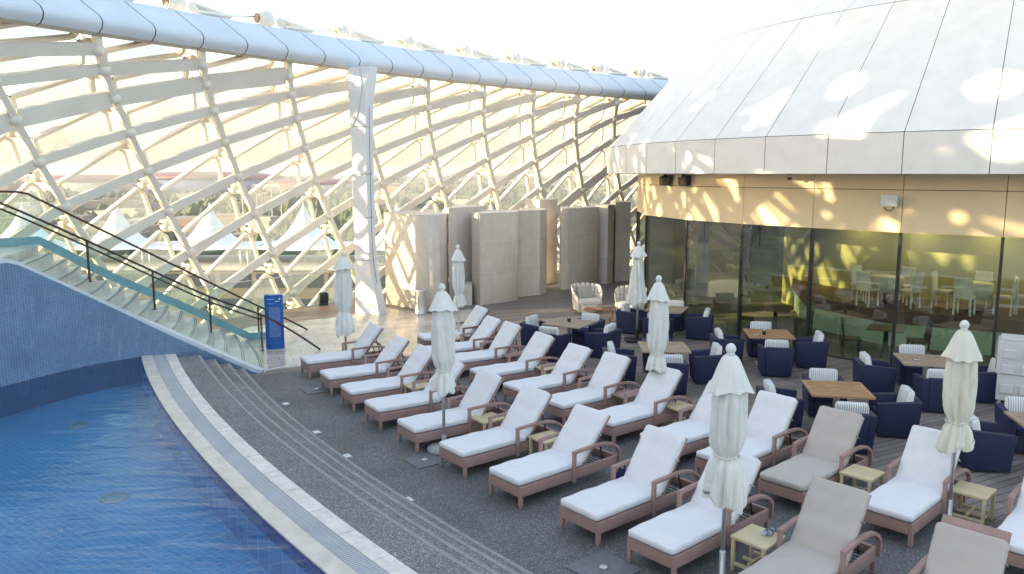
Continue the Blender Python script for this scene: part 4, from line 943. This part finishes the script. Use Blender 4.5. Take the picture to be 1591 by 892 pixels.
def make_dtable(m1, s=1.02):
    o = thing('dining_table', '', 'dining table'); b = MB(); h = s/2
    for sg in (-1, 1): b.box((0, sg*(h-.04), .735), (s, .08, .035)); b.box((sg*(h-.04), 0, .735), (.08, s-.162, .035))
    k = 9; w = (s-.17)/k
    for i in range(k): b.box((0, -h+.085+w*(i+.5), .735), (s-.164, w-.02, .028))
    b.build('tabletop', m1, o, bevel=.001, seg=1); b = MB(); b.box((0, 0, .7345), (s-.158, s-.158, .022)); b.build('slat_backing', M['inbrown'], o)  # dark sheet added under the slats as the shade of deep gaps
    b = MB(); b.box((0, 0, .36), (.09, .09, .7)); b.box((0, 0, .705), (.5, .5, .02)); b.build('pedestal', M['steel'], o); b = MB(); b.box((0, 0, .012), (.5, .5, .024)); b.build('foot_plate', M['steel'], o, bevel=.004)
    return o
DT, DG = make_dtable(M['teak']), make_dtable(M['teakg'])
def dset(c, ang, src, who, chairs, plain=()):
    o = src if src.name not in used else copy_tree(src); used.add(src.name); o.location = (c[0], c[1], .002); o.rotation_euler = (0, 0, R_(ang)); tag(o, 'square slatted %s table %s' % ('teak' if src is DT else 'weathered teak', who), 'dining table', 'slatted tables of the dining sets')
    names = {0: 'right', 1: 'far', 2: 'left', 3: 'near'}
    for k, dist in chairs:
        a = R_(ang+90*k); s = AC2 if k in plain else AC
        q = s if s.name not in used else copy_tree(s); used.add(s.name)
        q.location = (c[0]+dist*math.cos(a), c[1]+dist*math.sin(a), .002); q.rotation_euler = (0, 0, a+math.pi+random.uniform(-.07, .07))
        tag(q, 'navy armchair with %s cushion, %s side of the table %s' % ('plain' if k in plain else 'striped', names[k], who), 'armchair', 'navy armchairs round the dining tables')
dset((1.46, 19.66), -32, DG, 'nearest the stone screen walls', [(0, .92), (1, .95), (2, .92), (3, .9)])
dset((4.30, 21.7), -24, DG, 'behind the conical parasol', [(0, .92), (1, .95), (2, 1.0), (3, .9)], plain=(1,))
dset((3.3, 16.85), -3, DG, 'behind the middle parasol', [(0, .95), (1, .95), (2, .95), (3, .9)])
dset((6.04, 18.29), -8, DT, 'beside the glass front', [(0, .95), (1, .95), (2, .95), (3, .9)])
dset((5.70, 13.48), -10, DT, 'out in the open mid deck', [(0, .95), (1, .98), (2, .95), (3, .92)])
dset((8.37, 15.63), -14, DG, 'behind the right-hand parasol', [(0, 1.1), (1, .95), (2, .95), (3, .92)])
dset((8.2, 11.55), -12, DG, 'at the right picture edge', [(2, .98), (1, .98)])
def small(name, label, cat, px, py, build):
    q = unp(px, py, .755); o = thing(name, label, cat, (q.x, q.y, .755)); build(o)
def cand(o):
    b = MB(); b.lathe([(.04, 0), (.045, .09), (.04, .1)], n=14); b.build('holder', M['green'], o); b = MB(); b.lathe([(.02, .1), (.018, .12)], n=8); b.build('candle', M['incloth'], o)
small('table_lantern', 'small green candle holder on the table nearest the screen walls', 'candle holder', 884, 500, cand)
small('table_lantern', 'small green pot on the teak table beside the glass front', 'candle holder', 1187, 520, cand)
def asht(o):
    b = MB(); b.lathe([(.05, 0), (.055, .04), (.045, .04), (.04, .01)], n=16); b.build('bowl', M['steel'], o); b = MB(); b.box((.0, 0, .045), (.03, .1, .01)); b.build('bar', M['black'], o)
small('ashtray', 'steel ashtray on the teak table beside the glass front', 'ashtray', 1175, 521, asht)
small('ashtray', 'steel ashtray on the weathered table behind the right-hand parasol', 'ashtray', 1424, 560, asht)
q = unp(989, 477, .7); o = thing('ice_bucket', 'white bucket on the arm of the navy chair behind the conical parasol', 'bucket', (q.x, q.y, .64)); b = MB(); b.lathe([(.10, 0), (.13, .2), (.125, .2), (.1, .02)], n=20); b.build('pail', M['incloth'], o)

# white woven lounge chairs
def make_weave():
    o = thing('woven_armchair', '', 'armchair'); b = MB(); nu, nv = 40, 12; V = []
    for layer in (0, .03):
        for j in range(nv+1):
            t = j/nv
            for i in range(nu+1):
                a = R_(-128+256*i/nu); r = .40+.08*t-layer; ht = .12+(.86+.05*math.cos(a)-.34*max(0, (abs(math.degrees(a))-75)/55)**1.3-.12)*t
                V.append((-r*math.cos(a)*1.0, r*math.sin(a)*1.08, ht))
    w = nu+1; off_ = (nv+1)*w; F = []
    hole = lambda i, j: (i % 3 == 1) and (j % 2 == 1) and 3 < j < nv-0 and 1 < i < nu-2
    for j in range(nv):
        for i in range(nu):
            a = j*w+i
            if hole(i, j):
                q = [a, a+1, a+1+w, a+w]
                for k in range(4): F.append((q[k], q[(k+1) % 4], q[(k+1) % 4]+off_, q[k]+off_))
            else: F.append((a, a+1, a+1+w, a+w)); F.append((a+off_, a+w+off_, a+1+w+off_, a+1+off_))
    for i in range(nu): F.append((i, i+1, i+1+off_, i+off_)); a = nv*w+i; F.append((a, a+1, a+1+off_, a+off_))
    for j in range(nv):
        for i in (0, nu): a = j*w+i; F.append((a, a+w, a+w+off_, a+off_))
    b.add(V, F, True); b.build('shell', M['white'], o)
    b = MB(); b.lathe([(.30, .02), (.36, .12), (.40, .30), (.38, .33)], (.02, 0, 0), 28); b.build('base', M['white'], o)
    c = cushion(MB(), .72, .74, .14, (.07, 0, .38), 0, nx=8, ny=8, puff=.02); c.build('seat_cushion', M['plainc'], o)
    c = cushion(MB(), .46, .5, .14, (-.16, 0, .64), R_(108), nx=8, ny=6, puff=.03); c.build('pillow', mat('grey_pillow', hexs('a8a59f'), .95, bump=.3), o)
    return o
WA = make_weave(); q = un = unp(908, 488); WA.location = (2.42, 25.35, .002); WA.rotation_euler = (0, 0, R_(-72)); tag(WA, 'white perforated tub chair with grey pillow facing the camera before the screen walls', 'armchair', 'white perforated tub chairs')
W2 = copy_tree(WA); W2.location = (3.75, 24.75, .002); W2.rotation_euler = (0, 0, R_(-118)); tag(W2, 'white perforated tub chair half hidden behind the conical parasol', 'armchair', 'white perforated tub chairs')
o = thing('coffee_table', 'low copper-topped coffee table on wire legs between the white tub chairs', 'coffee table', (2.66, 23.85, .002), R_(-20))
b = MB(); b.box((0, 0, .36), (.9, .42, .025)); b.build('tabletop', M['copper'], o, bevel=.004)
for s in (-1, 1): b = MB(); b.tube([(s*.38, -.18, .35), (s*.38, -.18, .01), (s*.38, .18, .01), (s*.38, .18, .35)], .012, 8); b.build('leg', M['copper'], o)

# bin, spotlight, totem, cooler, bag
o = thing('litter_bin', 'polished steel cylinder bin against the sunlit screen wall', 'litter bin', (-2.93, 25.05, .004)); b = MB(); b.lathe([(.19, 0), (.19, .03), (.185, .04), (.185, .74), (.19, .75), (.19, .78), (.14, .79), (.13, .72)], n=32); b.build('body', M['steel'], o)
b = MB(); b.lathe([(.13, .7), (.13, .72)], n=24); b.build('liner', M['black'], o)
o = thing('garden_floodlight', 'dark green rounded floodlight on the boards by the glass balustrade', 'floodlight', (-6.45, 26.75, .003), R_(-70)); b = MB(); b.box((0, 0, .27), (.26, .34, .36)); b.build('housing', M['green'], o, bevel=.09, seg=4); b = MB(); b.box((0, 0, .05), (.22, .3, .1)); b.build('base', M['green'], o, bevel=.02)
b = MB(); b.box((.125, 0, .24), (.02, .22, .16)); b.build('lens', M['black'], o)
o = thing('information_totem', 'tall blue information sign with fine white print at the foot of the stairs', 'sign', (-6.06, 19.86, .004), R_(12))
b = MB(); V = []; TW, TH = .46, 1.42
pr3 = [(-TW/2, 0), (-TW/4, -.05), (0, -.065), (TW/4, -.05), (TW/2, 0), (TW/4, .05), (0, .065), (-TW/4, .05)]
b.prism(pr3, .02, TH); b.build('panel', M['totem'], o, bevel=.003, seg=1)
b = MB(); b.prism([(x*.9, y*.9) for x, y in pr3], TH, TH+.03); b.build('lid', M['steel'], o); b = MB(); b.prism([(x*1.03, y*1.1) for x, y in pr3], 0, .02); b.build('base', M['steel'], o)
pt = MB()
def on(x, z): y = -.067+.067*(abs(x)/(TW/2))**2*.93-.003; return (x, y, z)
rnd = random.Random(3)
def stroke(x0, x1, z, h=.006): 
    n_ = max(1, int((x1-x0)/.04))
    for i in range(n_):
        a = x0+(x1-x0)*i/n_; c = x0+(x1-x0)*(i+1)/n_; pt.add([on(a, z), on(c, z), on(c, z+h), on(a, z+h)], [(0, 1, 2, 3)])
z = 1.10
while z > .34:
    x = -.13
    while x < .15:
        l = rnd.uniform(.018, .06); stroke(x, min(x+l, .16), z, .005); x += l+.012
    z -= .026
stroke(-.16, -.10, 1.31, .012); stroke(-.09, .02, 1.31, .012); stroke(.04, .1, 1.25, .02); stroke(.11, .14, 1.25, .02); stroke(-.14, .0, 1.2, .008)
pt.build('print', M['print'], o)
b = MB(); b.lathe([(.026, 0), (.026, .003), (.001, .004)], n=20); b.build('emblem', M['print'], o, M=Matrix.Translation((.15, -.045, 1.32)) @ Matrix.Rotation(R_(90), 4, 'X'))
q = unp(1572, 634); o = thing('air_cooler', 'white portable evaporative air cooler on castors at the right edge', 'air cooler', (9.78, 14.85, .002), R_(-122))
b = MB(); b.box((0, 0, .42), (.56, .74, .52)); b.box((0, 0, 1.0), (.60, .80, .64)); b.box((0, 0, 1.35), (.52, .72, .06)); b.build('housing', M['cooler'], o, bevel=.025, seg=3)
for y0 in (-.2, .12):
    for z0 in (.40, .78, 1.08): b = MB(); b.box((.305, y0, z0), (.045, .22, .17)); b.build('panel', M['concrete'] if False else M['cooler'], o, bevel=.008, seg=1)
for s in (-1,):
    b = MB(); b.box((-.02, s*.401, 1.0), (.44, .012, .5)); b.build('grille', M['black'], o)
    for k in range(9): c = MB(); c.box((-.02, s*.41, .78+k*.055), (.44, .02, .012)); c.build('louvre', M['cooler'], o)
for s in (-1, 1):
    b = MB(); b.box((-.02, s*.405, 1.0), (.5, .03, .05)); b.build('trim', M['cooler'], o)
for x in (-.22, .22):
    for y in (-.3, .3): b = MB(); b.tube([(x-.02, y, .06), (x+.02, y, .06)], .055, 16); b.box((x, y, .12), (.05, .05, .08)); b.build('castor', M['steel'], o)
BAGP = unp(966, 736, .35)
o = thing('bag', 'small dark navy bag hanging inside the far arm of a front-row lounger', 'bag', (BAGP.x, BAGP.y, .18), R_(40)); b = MB(); b.sphere((0, 0, .12), .12, 14, 10, (1.0, .6, 1.0)); b.build('body', M['navys'], o)
b = MB(); b.tube([(-.06, 0, .22), (-.04, 0, .3), (.04, 0, .3), (.06, 0, .22)], .01, 6); b.build('handle', M['navys'], o)

# ------------------------------------------------------------------ unseen hotel stand-in and lattice left of the pool, added to shape sunlight
hw = thing('hotel_wing', 'pale hotel wing standing beyond the left side of the pool, outside the picture', 'building', (0, 0, 0))  # block added out of view to keep low sun off the deck
b = MB(); b.prism([(-24, -60), (-36, -60), (-36, 11), (-24, 13)], -18, 7.6); b.build('wall', M['whitec'], hw)
b = MB(); b.prism([(-23.8, -60.2), (-36.2, -60.2), (-36.2, 11.2), (-23.8, 13.2)], 7.6, 7.9); b.build('roof', M['whitec'], hw)
vault = thing('lattice_vault', 'high lattice vault rising over the hotel wing, outside the picture', 'lattice shell')
rv = random.Random(5); vf = MB(); vp = MB()
for k in range(-16, 7):
    for r_ in range(0, 12):
        y = k*2.9+(r_ % 2)*1.45; z = 8.0+r_*1.25; x0 = -23-.010*(z-8)**2
        D = [Vector((x0, y-1.45, z)), Vector((x0-.1, y, z+1.25)), Vector((x0, y+1.45, z)), Vector((x0+.1, y, z-1.25))]
        if z < 9 and False: continue
        if r_ <= 2:
            for a, c in zip(D, D[1:]+D[:1]): vf.beam(a, c, .36, .2, (1, 0, 0))
        if r_ > 2:
            cen = (D[0]+D[2])/2; u_ = Vector((0, 1, 0)); w_ = Vector((0, 0, 1)); xo = Vector((.25, 0, 0)); nO = 24
            bd = [D[q].lerp(D[(q+1) % 4], t/6)+xo for q in range(4) for t in range(6)]
            if rv.random() < .38: vp.add(bd, [tuple(range(24))]); 
            else:
                ca = rv.uniform(.28, .5); cb = rv.uniform(.2, .34); th = rv.uniform(-.6, .9); cc = cen+u_*rv.uniform(-.35, .35)+w_*rv.uniform(-.2, .2)+xo; el = []
                for q in range(24):
                    an = math.atan2((bd[q]-cc).z, (bd[q]-cc).y); e1 = ca*math.cos(an-th); e2 = cb*math.sin(an-th)
                    el.append(cc+u_*(e1*math.cos(th)-e2*math.sin(th))+w_*(e1*math.sin(th)+e2*math.cos(th)))
                vp.add(bd+el, [(q, (q+1) % 24, 24+(q+1) % 24, 24+q) for q in range(24)])
            for a, c in zip(D, D[1:]+D[:1]): vf.beam(a, c, .3, .2, (1, 0, 0))
            continue
        o_ = rv.choice((.58, .66, .74, .82, .9) if r_ > 2 else (.2, .32, .42, .55)); cen = (D[0]+D[2])/2
        q = [D[0].lerp(D[1], 0), D[1], D[2], D[3]]
        e0 = D[0].lerp(D[2], o_)
        vp.add([D[0]+Vector((.25, 0, 0)), D[1].lerp(D[0], .1)+Vector((.25, 0, 0)), e0+Vector((.25, .1, .35)), e0+Vector((.25, -.1, -.35)), D[3]+Vector((.25, 0, 0))], [(0, 1, 2, 3, 4)])
vf.build('lattice_beam', M['white'], vault); vp.build('glazing_panel', M['white'], vault)  # opaque panels, openings shaped to throw sun spots on dome and fascia

# ------------------------------------------------------------------ marina and city beyond
GZ = -18.5
tent = mat('tent_membrane', (.74, .79, .84), .6, var=.04, vs=.2); mbw = mat('marina_walls', hexs('7a736c'), .8, var=.1, vs=.1); winm = mat('dark_windows', (.06, .08, .1), .15); roofw = mat('pale_roof', hexs('c5c3bd'), .8, var=.1, vs=.05)
redm = mat('red_roof', hexs('7d4a50'), .5, var=.08, vs=.02); bluem = mat('blue_grey_roof', hexs('66779c'), .5, var=.08, vs=.02)
def marquee(x, y, w, zb, h, lab):
    o = thing('marquee', lab, 'marquee', (x, y, zb), 0, 'peaked white tensile roofs on the marina building'); n = 14; V = []; b = MB()
    for i in range(n+1):
        for j in range(n+1):
            u, v = -1+2*i/n, -1+2*j/n; r = max(abs(u), abs(v)); d = min(1, math.hypot(u, v)); zz = h*1.12*max(0, (1-d))**2.5+.5*(1-d)-.0+.28*abs(u*v)
            V.append((u*w/2, v*w/2, zz))
    b.add(V, [(i*(n+1)+j, (i+1)*(n+1)+j, (i+1)*(n+1)+j+1, i*(n+1)+j+1) for i in range(n) for j in range(n)], True)
    b.build('membrane', tent, o); b = MB(); b.tube([(0, 0, h), (0, 0, h+1.2)], .12, 6); b.build('mast', M['steel'], o)
    for sx in (-1, 1):
        b = MB(); b.tube([(sx*w*.47, -w*.47, -2.4), (sx*w*.47, -w*.47, .25)], .12, 6); b.build('post', M['steel'], o)
tl_ = ['first from the left', 'second from the left', 'third from the left', 'fourth from the left', 'fifth from the left', 'sixth from the left', 'seventh from the left', 'eighth from the left']
for k in range(8): marquee(-69+k*13.2, 112, 13, -5.9, 5.0, 'white peaked tent roof behind the lattice, %s in the row' % tl_[k])
for k in range(4): marquee(-14+k*17, 168, 15, -9.5, 6.0, 'white peaked tent roof further off beyond the screen walls, %s of four' % ('first', 'second', 'third', 'last')[k])
def block(name, lab, x, y, w, d, h, fl, nw, cat='building', wall=None, grp=None, rz=0):
    o = thing(name, lab, cat, (x, y, GZ), rz, grp); b = MB(); b.box((0, 0, h/2), (w, d, h)); b.build('wall', wall or mbw, o); b = MB(); b.box((0, 0, h+.15), (w+.8, d+.8, .5)); b.build('roof', roofw, o)
    for f in range(fl):
        for k in range(nw):
            ww = w/nw; m_ = MB(); m_.box((-w/2+ww*(k+.5), -d/2-.03, (f+.55)*h/fl), (ww*.82, .1, h/fl*.56)); m_.build('window', winm, o)
    return o
block('marina_building', 'long pale marina building under the white tents seen through the lattice', -25, 112, 106, 14, 10.2, 3, 22)
for f in range(1, 3):
    pass
block('marina_building', 'second marina building under the tents beyond the screen walls', 12, 168, 72, 14, 6.2, 2, 12)
# stadium with red rim
def hall(lab, x, y, w, d, h, m1, m2):
    o = thing('arena', lab, 'arena', (x, y, GZ)); b = MB(); b.lathe([(1, 0), (1.02, .55), (.97, .75), (.9, .8)], n=48); b.build('wall', m2, o, M=Matrix.Diagonal((w/2, d/2, h, 1)))
    b = MB(); b.lathe([(1.04, .72), (.95, .86), (.6, .97), (.2, 1.0), (.01, 1.0)], n=48); b.build('roof', m1, o, M=Matrix.Diagonal((w/2, d/2, h, 1)))
hall('wide low arena with a red roof on the left horizon', -305, 800, 150, 120, 24, redm, bluem)
hall('blue-grey arena beside the red-roofed one on the horizon', -398, 760, 120, 90, 21, redm, roofw)
hall('small red-roofed hall right of the large arena', -190, 760, 90, 60, 17, redm, roofw)
# far buildings
rnd = random.Random(11); bc = [hexs('9d988e'), hexs('857e74'), hexs('aeaba6'), hexs('78726a'), hexs('938778')]; bm_ = [mat('far_wall', c, .85, var=.08, vs=.05) for c in bc]
k = 0
for n_ in range(170):
    y = 200+1700*rnd.random()**1.5; x = rnd.uniform(-.78, .34)*y
    w, d, h = rnd.uniform(10, 34), rnd.uniform(10, 22), rnd.uniform(4, 9)*(1 if y < 700 else 1.4)
    if y < 260 and -60 < x < 60: continue
    b = MB(); b.box((0, 0, h/2), (w, d, h)); b.box((w*.15, 0, h+.6), (w*.4, d*.5, 1.2))
    for q in range(int(w/4)): b.box((-w/2+4*q+2, -d/2-.1, h*.5), (1.8, .3, h*.4))
    side_ = 'left' if x < -.25*y else ('middle' if x < .02*y else 'right'); dist_ = 'near' if y < 500 else ('mid-distance' if y < 1000 else 'far')
    o = b.build('house', rnd.choice(bm_)); o.location = (x, y, GZ); o.rotation_euler = (0, 0, rnd.uniform(-.3, .3))
    tag(o, 'low pale %s city building seen through the %s of the lattice' % (dist_, side_), 'building', 'low city buildings beyond the lattice')
tm = mat('far_tree_leaves', (.07, .10, .05), .9, var=.3, vs=.15)
tr = MB()
for n_ in range(3200):
    y = 190+2200*rnd.random()**1.6; x = rnd.uniform(-.8, .36)*y
    s = rnd.uniform(1.5, 4)*(1+y/1500); h = rnd.uniform(.7, 1.1); n0 = len(tr.v)
    for q in range(3):
        c = Vector((x+rnd.uniform(-s, s)*1.2, y+rnd.uniform(-s, s), GZ+s*h)); V = [c+Vector((rnd.uniform(.6, 1.1)*s*a, rnd.uniform(.6, 1.1)*s*b_, rnd.uniform(.6, 1.1)*s*h*c_)) for a, b_, c_ in ((1, 0, 0), (-1, 0, 0), (0, 1, 0), (0, -1, 0), (0, 0, 1), (0, 0, -1))]
        tr.add(V, [(0, 2, 4), (2, 1, 4), (1, 3, 4), (3, 0, 4), (2, 0, 5), (1, 2, 5), (3, 1, 5), (0, 3, 5)])
tag(tr.build('tree_cover', tm), 'dark scattered tree cover between the low city buildings', 'trees', kind='stuff')
cw = MB()
for n_ in range(2600):
    y = 900+3800*rnd.random(); x = rnd.uniform(-.8, .36)*y; s = rnd.uniform(6, 22); cw.box((x, y, GZ+s*.2), (s*1.6, s, s*.4*rnd.uniform(.5, 1.6)))
tag(cw.build('distant_city', bm_[1]), 'hazy mass of low city blocks fading towards the horizon', 'city', kind='stuff')
for n_, (x, y, h) in enumerate([(-88, 260, 20), (-84, 262, 19), (-80, 265, 20), (-76, 262, 18), (-60, 300, 20), (-20, 280, 17), (-8, 300, 18), (30, 330, 19), (44, 340, 16), (58, 360, 18)]):
    o = thing('light_mast', 'slim white mast rising over the marina, %s' % ('leftmost of the close cluster', 'second of the close cluster', 'third of the close cluster', 'rightmost of the close cluster', 'alone right of the cluster', 'left of the pair behind the column', 'right of the pair behind the column', 'leftmost beyond the screen walls', 'middle one beyond the screen walls', 'rightmost beyond the screen walls')[n_], 'mast', (x, y, GZ), 0, 'slim masts over the marina')
    b = MB(); b.tube([(0, 0, 0), (0, 0, h)], [.28, .12], 8); b.build('pole', roofw, o); b = MB(); b.box((0, 0, h), (1.6, .3, .3)); b.build('crossarm', roofw, o)
lawn = MB(); lawn.prism([(-120, 180), (-84, 178), (-78, 200), (-130, 205)], GZ, GZ+.05); struct(lawn.build('lawn', mat('lawn', (.10, .17, .05), .9, var=.15, vs=.1)))
rd = MB()
for y0, w0 in ((235, 10), (520, 14), (900, 20)): rd.box((-100, y0, GZ+.05), (1600, w0, .1))
struct(rd.build('road', mat('asphalt', (.06, .06, .065), .8)))
sea = MB(); sea.box((200, 2300, GZ+.06), (2200, 260, .12)); struct(sea.build('sea', mat('sea_water', hexs('8fb4c8'), .2)))

# ------------------------------------------------------------------ air
hz = MB(); hz.box((0, 3300, 4), (10400, 7800, 48)); hm = bpy.data.materials.new('haze_air'); hm.use_nodes = True; nt = hm.node_tree; nt.nodes.clear()
ho = nt.nodes.new('ShaderNodeOutputMaterial'); hv = nt.nodes.new('ShaderNodeVolumePrincipled'); hv.inputs['Color'].default_value = (.86, .91, 1, 1); hv.inputs['Density'].default_value = .0003
nt.links.new(hv.outputs[0], ho.inputs['Volume']); tag(hz.build('haze', hm), 'pale haze over the distant city', 'haze', kind='stuff')
